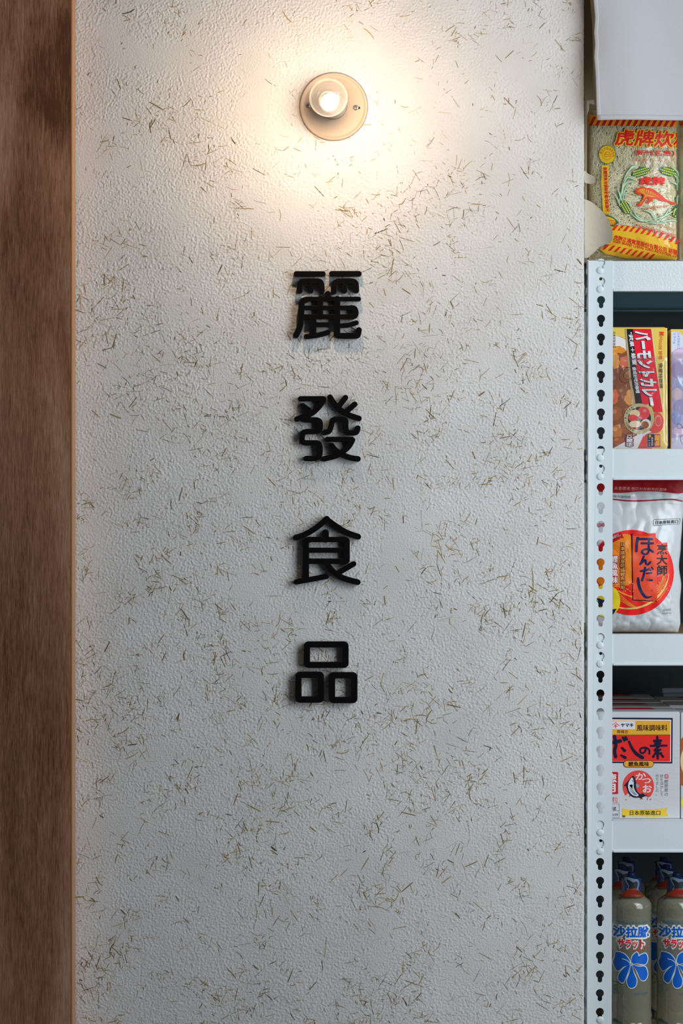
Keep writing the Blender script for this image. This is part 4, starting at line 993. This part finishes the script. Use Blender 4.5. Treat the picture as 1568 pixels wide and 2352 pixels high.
# --- dashi boxes on the fourth shelf
M_WBOX = mat('white_carton', albedo=(0.64, 0.655, 0.68), rough=0.38)
yD = 0.06
def dashi_box(label, px, y, h_py, printed, wpx=199):
    """px: left edge and h_py: top edge as they would stand in the front row"""
    s = S(yD); x0 = (px-784)*s; x1 = x0+wpx*s; z0 = BOARD[30]+0.0003; z1 = ZC+(1176-h_py)*s
    r = root('stock_box', label, 'box', ((x0+x1)/2, y, z0), 'boxes of stock powder on the fourth shelf')
    hw = (x1-x0)/2; h = z1-z0
    obj('carton', box_me((-hw, 0, 0), (hw, 0.095, h-0.0016), 0.0010, 2), M_WBOX, r)
    # lid flap, folded down at the front, with a rounded inner corner
    bm = bmesh.new(); pts = [(-hw+.0008, 0.0006), (hw-.0008, 0.0006), (hw-.0016, 0.06)]+[(hw-.013+.012*math.cos(t), 0.080+.012*math.sin(t)) for t in np.linspace(0, PI/2, 6)]+[(-hw+.0008, 0.092)]
    f_ = bm.faces.new([bm.verts.new((a, b, h-0.0015)) for a, b in pts]); q = bmesh.ops.extrude_face_region(bm, geom=[f_])
    bmesh.ops.translate(bm, verts=[e for e in q['geom'] if isinstance(e, bmesh.types.BMVert)], vec=(0, 0, 0.0014)); bmesh.ops.recalc_face_normals(bm, faces=bm.faces)
    obj('lid_flap', mesh_of(bm), M_WBOX, r)
    T = Art(r, lambda px_, py_, k: ((px_-784)*s, y+0.054+(py_-0)*0.0005, z1+0.0001*k))
    cxp = 1416 if px < 1500 else px+54
    T.polys('lid_print', [[(cxp, 0), (cxp+96, 0), (cxp+86, 70), (cxp+10, 70)]], (190, 30, 28), 1); T.strokes('lid_print_rule', [([(cxp-3, 0), (cxp+7, 72)], 2), ([(cxp+99, 0), (cxp+89, 72)], 2)], (20, 20, 34), 1)
    if not printed: return r
    A = Art(r, flat_mapper(y)); NV = (18, 18, 46)
    A.strokes('wave_rules', [(spl([(1404, 1850+9*k), (1460, 1842+9*k), (1500, 1864+9*k-2*k), (1556, 1862+9*k)], 6), .45) for k in range(-1, 2)]+
              [(spl([(1500, 1726+9*k), (1530, 1738+9*k), (1556, 1742+9*k)], 4), .45) for k in range(14)]+[(spl([(1544, 1650+8*k), (1556, 1653+8*k)], 3), .45) for k in range(12)], (196, 190, 180), 1)
    A.polys('label_frame', [[(1395, 1648), (1544.5, 1649), (1543.5, 1753.5), (1395, 1752.5)]], NV, 2); A.polys('label_rule', [[(1395, 1652), (1541, 1653), (1540.4, 1750), (1395, 1749)]], (224, 216, 214), 3)
    A.polys('yellow_field', [[(1395, 1655), (1539.4, 1655.5), (1539, 1688.5), (1395, 1688)]], (232, 170, 50), 4); A.polys('red_field', [[(1395, 1687.5), (1539, 1687.5), (1538.4, 1749), (1395, 1748.5)]], (226, 42, 38), 4)
    A.polys('name_plate', [[(1395, 1657), (1458, 1656.5), (1458, 1675), (1395, 1674.5)]], (216, 218, 226), 5)
    A.strokes('logo', [([(1403, 1667), (1413, 1659.5), (1422, 1667)], 1.5), ([(1410, 1665.6), (1416.5, 1665)], 1.3), ([(1408.8, 1669), (1417.8, 1668.4)], 1.3), ([(1412.8, 1663.6), (1413.8, 1672.4)], 1.4)], (196, 36, 46), 6)
    A.text('lettering', 'ヤマキ', Q(1425.5, 1661.5, 1454, 1669.5), (20, 24, 50), 6, .04); A.text('lettering', '雅媽吉', Q(1416, 1676.5, 1442, 1684.5), (90, 60, 26), 5, .01)
    A.text('lettering', '風味調味料', Q(1462, 1664.5, 1532, 1679), (36, 26, 24), 5, .015)
    b1 = [(P(1400, 1707, 1424, 1702), [6.5, 7]), (spl(P(1411, 1692, 1414, 1710, 1411, 1725, 1413.5, 1738), 4), 6.4), (P(1428, 1718, 1434, 1724), [4.5, 6]), (P(1426, 1735, 1435, 1740), [4, 6]), (P(1430, 1694, 1434, 1700), [4.5, 5.4]), (P(1436, 1693, 1439, 1698), [4.5, 5])]
    b2 = [(spl(P(1444, 1703, 1452, 1720, 1462, 1732, 1475, 1740), 6), [4+2.5*min(1, k/12) for k in range(19)])]
    b3 = [(spl(P(1481, 1718, 1482, 1724, 1476, 1730, 1470, 1727, 1471, 1720, 1481, 1717, 1490, 1722, 1491, 1731), 5), 3.6)]
    b4 = [(P(1509, 1692, 1510, 1716), [4, 6.5]), (P(1502, 1702, 1517, 1701), 5), (P(1504, 1708, 1516, 1707), 4.2), (P(1494, 1713, 1530, 1712.5), [4, 4, ]), (spl(P(1513, 1715, 1503, 1723, 1510, 1724, 1516, 1722, 1504, 1731, 1518, 1730), 4), 4), (P(1510, 1724, 1510, 1742), [6, 4.4]), (P(1502, 1734, 1500, 1738), [3.6, 5]), (P(1518, 1733, 1522, 1738), [3.6, 4.6])]
    for b in (b1, b2, b3, b4): A.brush('title_lettering', [(p, [q*1.22 for q in w_] if hasattr(w_, '__len__') else w_*1.22) for p, w_ in b], NV, 6)
    A.polys('pill_rim', [rrect(1431.5, 1746.5, 1501, 1762.5, 7.9)], (40, 22, 30), 6); A.polys('flavour_pill', [rrect(1432.6, 1747.6, 1499.9, 1761.4, 6.8)], (226, 164, 50), 7); A.text('lettering', '鰹魚風味', Q(1443, 1749.5, 1490, 1760), (50, 30, 20), 8, .03)
    # leaping bonito emblem
    A.shape('red_disc', [circ(1465.5, 1806, 36, 36.5, 48, 0, PI*.85, PI*2.22)+[(1488, 1832), (1478, 1826), (1470, 1834), (1462, 1828), (1452, 1830), (1444, 1820), (1436, 1828)]], (224, 70, 62), 2)
    A.polys('flakes', [circ(1438+7*k+random.uniform(-2, 2), 1829+random.uniform(-6, 8), random.uniform(1.6, 3.2), random.uniform(1, 2), 7, random.random()*3) for k in range(9)], (220, 70, 60), 2)
    A.shape('fish_outline', [blob([(1453, 1782), (1457, 1786), (1459, 1793), (1461, 1800), (1460, 1808), (1463, 1817), (1470, 1824), (1476, 1822), (1481, 1826), (1488, 1826), (1481, 1829), (1474, 1832), (1476, 1836), (1468, 1832), (1456, 1832), (1446, 1826), (1440, 1816), (1437, 1806), (1432, 1806), (1437, 1799), (1441, 1795), (1446, 1788)], 4)], (24, 28, 44), 3)
    A.shape('fish_belly', [blob([(1451, 1786), (1454, 1790), (1455, 1798), (1455, 1808), (1459, 1818), (1466, 1826), (1462, 1829), (1452, 1826), (1445, 1818), (1442, 1808), (1443, 1798), (1447, 1790)], 4)], (206, 212, 220), 4)
    A.shape('fish_fin', [blob([(1460, 1800), (1468, 1804), (1464, 1810), (1461, 1808)], 3), blob([(1445, 1804), (1452, 1802), (1451, 1810)], 3)], (130, 140, 152), 4)
    A.strokes('fish_marks', [(spl([(1446+3*k, 1808), (1449+3*k, 1818), (1458+2.4*k, 1826)], 4), .9) for k in range(3)], (40, 48, 64), 5); A.ring('fish_eye', 1453.5, 1793, 2, 1, (24, 28, 44), 5)
    A.text('lettering', 'か', [(1460, 1777), (1483, 1773), (1482, 1790), (1459, 1791)], (240, 224, 226), 4, .02); A.text('lettering', 'つ', [(1474, 1788), (1494, 1788), (1494, 1799), (1474, 1799)], (240, 224, 226), 4, .02); A.text('lettering', 'お', Q(1476, 1803, 1496, 1820), (240, 224, 226), 4, .03)
    A.polys('red_stamp', [rrect(1526, 1778.5, 1534.5, 1788, 1)], (176, 36, 44), 2); A.text('lettering', '鰹', Q(1527, 1779.5, 1533.5, 1787), (230, 216, 216), 3)
    A.vtext('lettering', '鰹節屋の', 1525, 1790, 1534.5, 1829, (110, 112, 118), 2); A.vtext('lettering', '技を活かして', 1515, 1778, 1523.5, 1829, (110, 112, 118), 2); A.vtext('lettering', '作りました。', 1505, 1778, 1513.5, 1828, (110, 112, 118), 2)
    A.polys('red_tab', [rrect(1394, 1773, 1419, 1823, 3)], (176, 26, 34), 2); A.strokes('red_tab_rule', [(rrect(1393, 1773.4, 1419.6, 1823.6, 4), .7)], (150, 60, 60), 3)
    A.vtext('lettering', '徳用', 1387, 1776, 1416, 1820, (226, 214, 214), 3, .03)
    A.text('lettering', '顆粒', Q(1391, 1830, 1419, 1844), (216, 84, 76), 2, -.005)
    A.strokes('weight_frame', [([(1394, 1846.5), (1421.5, 1846.5), (1421.5, 1877.5), (1394, 1877.5)], .7), ([(1394, 1862.5), (1421.5, 1862.5)], .6)], (60, 60, 74), 2)
    A.text('lettering', '1kg', Q(1396, 1851, 1414.5, 1861), (66, 66, 84), 2, .01); A.text('lettering', 'g×2袋', Q(1395, 1868, 1419.5, 1875), (80, 80, 96), 2)
    A.shape('ribbon_banner', [[(1428.5, 1856)]+spl([(1428.5, 1856), (1445, 1860), (1480, 1859), (1510, 1858), (1533, 1856)], 5)+[(1529, 1865), (1535, 1874)]+spl([(1535, 1874), (1505, 1876), (1470, 1875), (1428.5, 1875)], 5)], (226, 190, 60), 2)
    A.shape('ribbon_fold', [blob([(1428.5, 1873), (1435, 1873), (1435, 1877), (1430, 1877)], 3)], (110, 70, 30), 3)
    A.text('lettering', '日本原裝進口', Q(1446, 1861.5, 1516, 1872.5), (44, 36, 26), 3, .012)
    return r
dashi_box('white stock powder box with a red label and leaping fish emblem, front row, fourth shelf', 1362, yD, 1634.5, True)
for i, lab in enumerate(('white stock powder box directly behind the fish emblem box', 'third white stock powder box from the front, behind the fish emblem box', 'rearmost white stock powder box behind the fish emblem box')):
    dashi_box(lab, 1362-2*i, yD+0.105*(i+1), 1634.5, False)
def bowl_box(label, y, px, h_py, printed):
    r = dashi_box(label, px, y, h_py, False)
    if printed:
        A = Art(r, flat_mapper(y))
        A.shape('bowl_picture', [[(1562, 1700), (1570, 1690), (1600, 1684), (1640, 1684), (1640, 1812), (1580, 1812), (1562, 1802)]], (150, 82, 42), 1)
        A.circle('bowl_rim', 1606, 1748, 44, (222, 196, 140), 2, 52); A.circle('soup', 1606, 1748, 38, (128, 66, 34), 3, 46)
        A.circle('yellow_disc', 1588, 1843, 25, (214, 206, 70), 1, 22); A.strokes('base_rule', [([(1560, 1884), (1650, 1884)], 2)], (70, 50, 40), 1)
    return r
bowl_box('white box with a soup bowl picture cut off at the right edge, fourth shelf', yD, 1563, 1636.5, True)
bowl_box('white box behind the soup bowl picture box on the fourth shelf', yD+0.135, 1560, 1634, False)
bowl_box('third box from the front behind the soup bowl picture box', yD+0.25, 1558, 1634, False)
# tall steel-blue tin behind them
xt, _, zt = W(1520, 1580, 0.425)
tin = root('storage_tin', 'dull blue tin at the back of the fourth shelf, upper right of the stock boxes', 'tin', (xt+0.06, 0.425, BOARD[30]+0.0003))
M_TIN = mat('blue_grey_tin', albedo=(0.20, 0.26, 0.30), rough=0.35)
hT = zt-tin.location.z
obj('tin_body', box_me((-0.058, 0.0015, 0), (0.098, 0.018, hT-0.010), 0.002, 2), M_TIN, tin)
obj('tin_lid', box_me((-0.060, 0, hT-0.010), (0.100, 0.0195, hT), 0.002, 2), M_TIN, tin)

# --- bottles on the lowest shelf in view
M_LIQ = bpy.data.materials.new('cloudy_bottle'); M_LIQ.use_nodes = True
b_ = M_LIQ.node_tree.nodes['Principled BSDF']; b_.inputs['Base Color'].default_value = (0.40, 0.385, 0.27, 1); b_.inputs['Roughness'].default_value = 0.14
b_.inputs['Transmission Weight'].default_value = 0.55; b_.inputs['IOR'].default_value = 1.38; b_.inputs['Coat Weight'].default_value = 1.0; b_.inputs['Coat Roughness'].default_value = 0.06
bumpy(M_LIQ, 160, 0.0006)
M_CAP = mat('blue_cap', albedo=(0.01, 0.025, 0.09), rough=0.3)
M_SLEEVE = mat('blue_neck_sleeve', albedo=(0.012, 0.04, 0.17), rough=0.25, coat=0.5)
BR = 46*S(0.06)                                      # body radius
ZB = BOARD[40]+0.0004
def zrel(py): return ZC+(1176-py)*S(0.095)-ZB
prof = [(0, 0), (BR*.80, 0), (BR*.96, 0.004), (BR*1.04, 0.012), (BR*1.04, zrel(2350)), (BR*1.0, zrel(2338)), (BR*1.04, zrel(2330)), (BR*.99, zrel(2318)), (BR, zrel(2310)), (BR, zrel(2122)), (BR*1.015, zrel(2117)), (BR*.985, zrel(2112)),
        (BR*1.02, zrel(2106)), (BR*.99, zrel(2101)), (BR*1.03, zrel(2095)), (BR*1.0, zrel(2089)), (BR*1.03, zrel(2083)), (BR*.985, zrel(2073)), (BR*.90, zrel(2066)), (BR*.74, zrel(2060)), (BR*.56, zrel(2054)), (BR*.46, zrel(2046)), (BR*.42, zrel(2030)), (BR*.40, zrel(2022)), (0, zrel(2021))]
bot_me = lathe(prof, 56); bot_me.materials.append(M_LIQ)
cap_me = lathe([(0, zrel(2003)), (BR*.16, zrel(2003.5)), (BR*.2, zrel(2006)), (BR*.22, zrel(2014)), (BR*.44, zrel(2015)), (BR*.46, zrel(2018)), (BR*.46, zrel(2028)), (BR*.2, zrel(2028)), (0, zrel(2028))], 40); cap_me.materials.append(M_CAP)
slv_me = lathe([(BR*.475, zrel(2016)), (BR*.49, zrel(2019)), (BR*.49, zrel(2050)), (BR*.52, zrel(2056)), (BR*.47, zrel(2056)), (BR*.455, zrel(2016)), (BR*.475, zrel(2016))], 44); slv_me.materials.append(M_SLEEVE)
proto_parts = []
def bottle_proto(label, px, y):
    x = W(px, 0, y)[0]
    r = root('salad_dressing_bottle', label, 'bottle', (x, y, ZB), 'bottles of cloudy dressing on the lowest shelf')
    r_parts = [obj('bottle_body', bot_me, None, r), obj('cap', cap_me, None, r), obj('neck_sleeve', slv_me, None, r)]
    sc_ = S(y-BR)
    def mp(rad, off):
        def m(px_, py_, k):
            R2 = rad+off+0.00012*k; X = max(-rad*.985, min(rad*.985, (px_-1449)*sc_)); th = math.asin(X/rad)
            return (x+R2*math.sin(th), y-R2*math.cos(th), ZC+(1176-py_)*sc_)
        return m
    A = Art(r, mp(BR, 0.0005), (4, 999)); BL, WHT = (14, 84, 172), (196, 200, 196)
    A.text('lettering', '優質沙拉油', Q(1411, 2116.5, 1481, 2123), (56, 110, 130), 1)
    A.text('lettering_halo', '沙拉脫', Q(1404, 2127.5, 1486, 2155), WHT, 1, .12); A.text('lettering', '沙拉脫', Q(1406, 2129, 1484, 2153), BL, 2, .045)
    A.text('lettering_halo', 'サラット', Q(1413, 2157, 1475, 2179), WHT, 1, .13); A.text('lettering', 'サラット', Q(1415, 2159, 1473, 2177), (206, 30, 50), 2, .05)
    A.text('lettering', 'SALATT', [(1451, 2176), (1486, 2174.5), (1485, 2184), (1449, 2186)], (170, 84, 64), 2)
    # six-petal blue flower
    pets = [[(1441, 2212), (1430, 2193), (1412, 2189), (1409, 2202), (1406, 2216), (1414, 2232), (1426, 2222)], [(1444, 2211), (1446, 2196), (1456, 2187), (1460, 2196), (1453, 2206)], [(1446, 2213), (1460, 2197), (1476, 2191), (1482, 2204), (1476, 2216), (1458, 2213)],
            [(1446, 2216), (1460, 2220), (1476, 2222), (1482, 2240), (1476, 2252), (1465, 2250), (1456, 2230)], [(1444, 2217), (1450, 2236), (1456, 2252), (1452, 2266), (1440, 2268), (1434, 2254), (1440, 2234)], [(1441, 2216), (1430, 2222), (1418, 2238), (1416, 2252), (1426, 2258), (1434, 2240)]]
    def grow(p, s_):
        cx = sum(q[0] for q in p)/len(p); cy = sum(q[1] for q in p)/len(p); return [(q[0]+(q[0]-cx)/math.hypot(q[0]-cx, q[1]-cy)*s_, q[1]+(q[1]-cy)/math.hypot(q[0]-cx, q[1]-cy)*s_) for q in p]
    for p in pets: A.shape('petal_rim', [grow(blob(p, 4), 2.0)], WHT, 1); A.shape('petal', [blob(p, 4)], BL, 2)
    A.strokes('petal_vein', [(spl([(1424, 2203), (1434, 2206), (1442, 2213)], 4), 1.6)], WHT, 3)
    A.ring('green_seal', 1409, 2272, 13, 1.2, (90, 120, 110), 2); A.shape('green_leaf', [blob([(1404, 2268), (1412, 2266), (1414, 2276), (1406, 2282)], 3)], (96, 124, 110), 2)
    A.text('lettering', '沙拉脫蔬果洗潔', Q(1449, 2280, 1483, 2285.5), (50, 100, 130), 1)
    A.shape('leaf_print', [blob([(1403, 2362), (1406, 2346), (1411, 2342), (1416, 2348), (1424, 2352), (1420, 2370)], 3)], (60, 90, 80), 1)
    A.shape('white_print', [blob([(1436, 2362), (1444, 2350), (1456, 2352), (1466, 2350), (1472, 2362), (1455, 2380)], 3)], (186, 190, 186), 1)
    # neck sleeve print
    B = Art(r, mp(BR*.49, 0.0006), (4, 999))
    B.shape('sleeve_picture', [blob([(1431, 2020), (1440, 2018), (1452, 2022), (1459, 2023), (1463, 2026), (1465, 2034), (1462, 2046), (1463, 2050), (1438, 2050), (1440, 2040), (1436, 2032)], 4)], (96, 114, 130), 1)
    B.shape('sleeve_picture_dark', [blob([(1436, 2024), (1444, 2026), (1450, 2030), (1458, 2028), (1461, 2034), (1457, 2046), (1442, 2046), (1441, 2036)], 4)], (26, 36, 42), 2)
    D = Art(r, lambda a, b, k: mp(BR*(.50+.30*sm((b-2044)/16)), 0.0008)(a, b, k), (3, 3))
    D.shape('orange_print', [blob([(1419, 2060), (1430, 2052), (1442, 2045), (1452, 2043), (1460, 2047), (1468, 2054), (1476, 2061), (1462, 2063), (1446, 2062), (1432, 2063)], 4)], (100, 40, 18), 1)
    D.strokes('red_print', [([(1436+4*k, 2056), (1438+4*k, 2048)], 2) for k in range(6)], (140, 26, 32), 2)
    return r
front = bottle_proto('front dressing bottle with a blue flower label next to the white post, lowest shelf', 1449.5, 0.095)
def copy_thing(src, label, loc):
    c = src.copy(); C.objects.link(c); c.location = loc; c['label'] = label
    for ch in src.children:
        d = ch.copy(); C.objects.link(d); d.parent = c
        for g in ch.children:
            e = g.copy(); C.objects.link(e); e.parent = d
    return c
x1b = front.location.x; dxb = 104*S(0.095)
for lab, loc in (('front dressing bottle with a blue flower label cut by the right picture edge', (x1b+dxb, 0.095, ZB)),
                 ('second row dressing bottle right behind the one next to the post', (x1b-0.006, 0.19, ZB)),
                 ('second row dressing bottle right behind the one cut by the right edge', (x1b+dxb-0.005, 0.19, ZB)),
                 ('third row dressing bottle in the dark, farthest back on the post side', (x1b+0.012, 0.285, ZB)),
                 ('third row dressing bottle in the dark, farthest back at the right edge', (x1b+dxb+0.002, 0.285, ZB))):
    copy_thing(front, lab, loc)
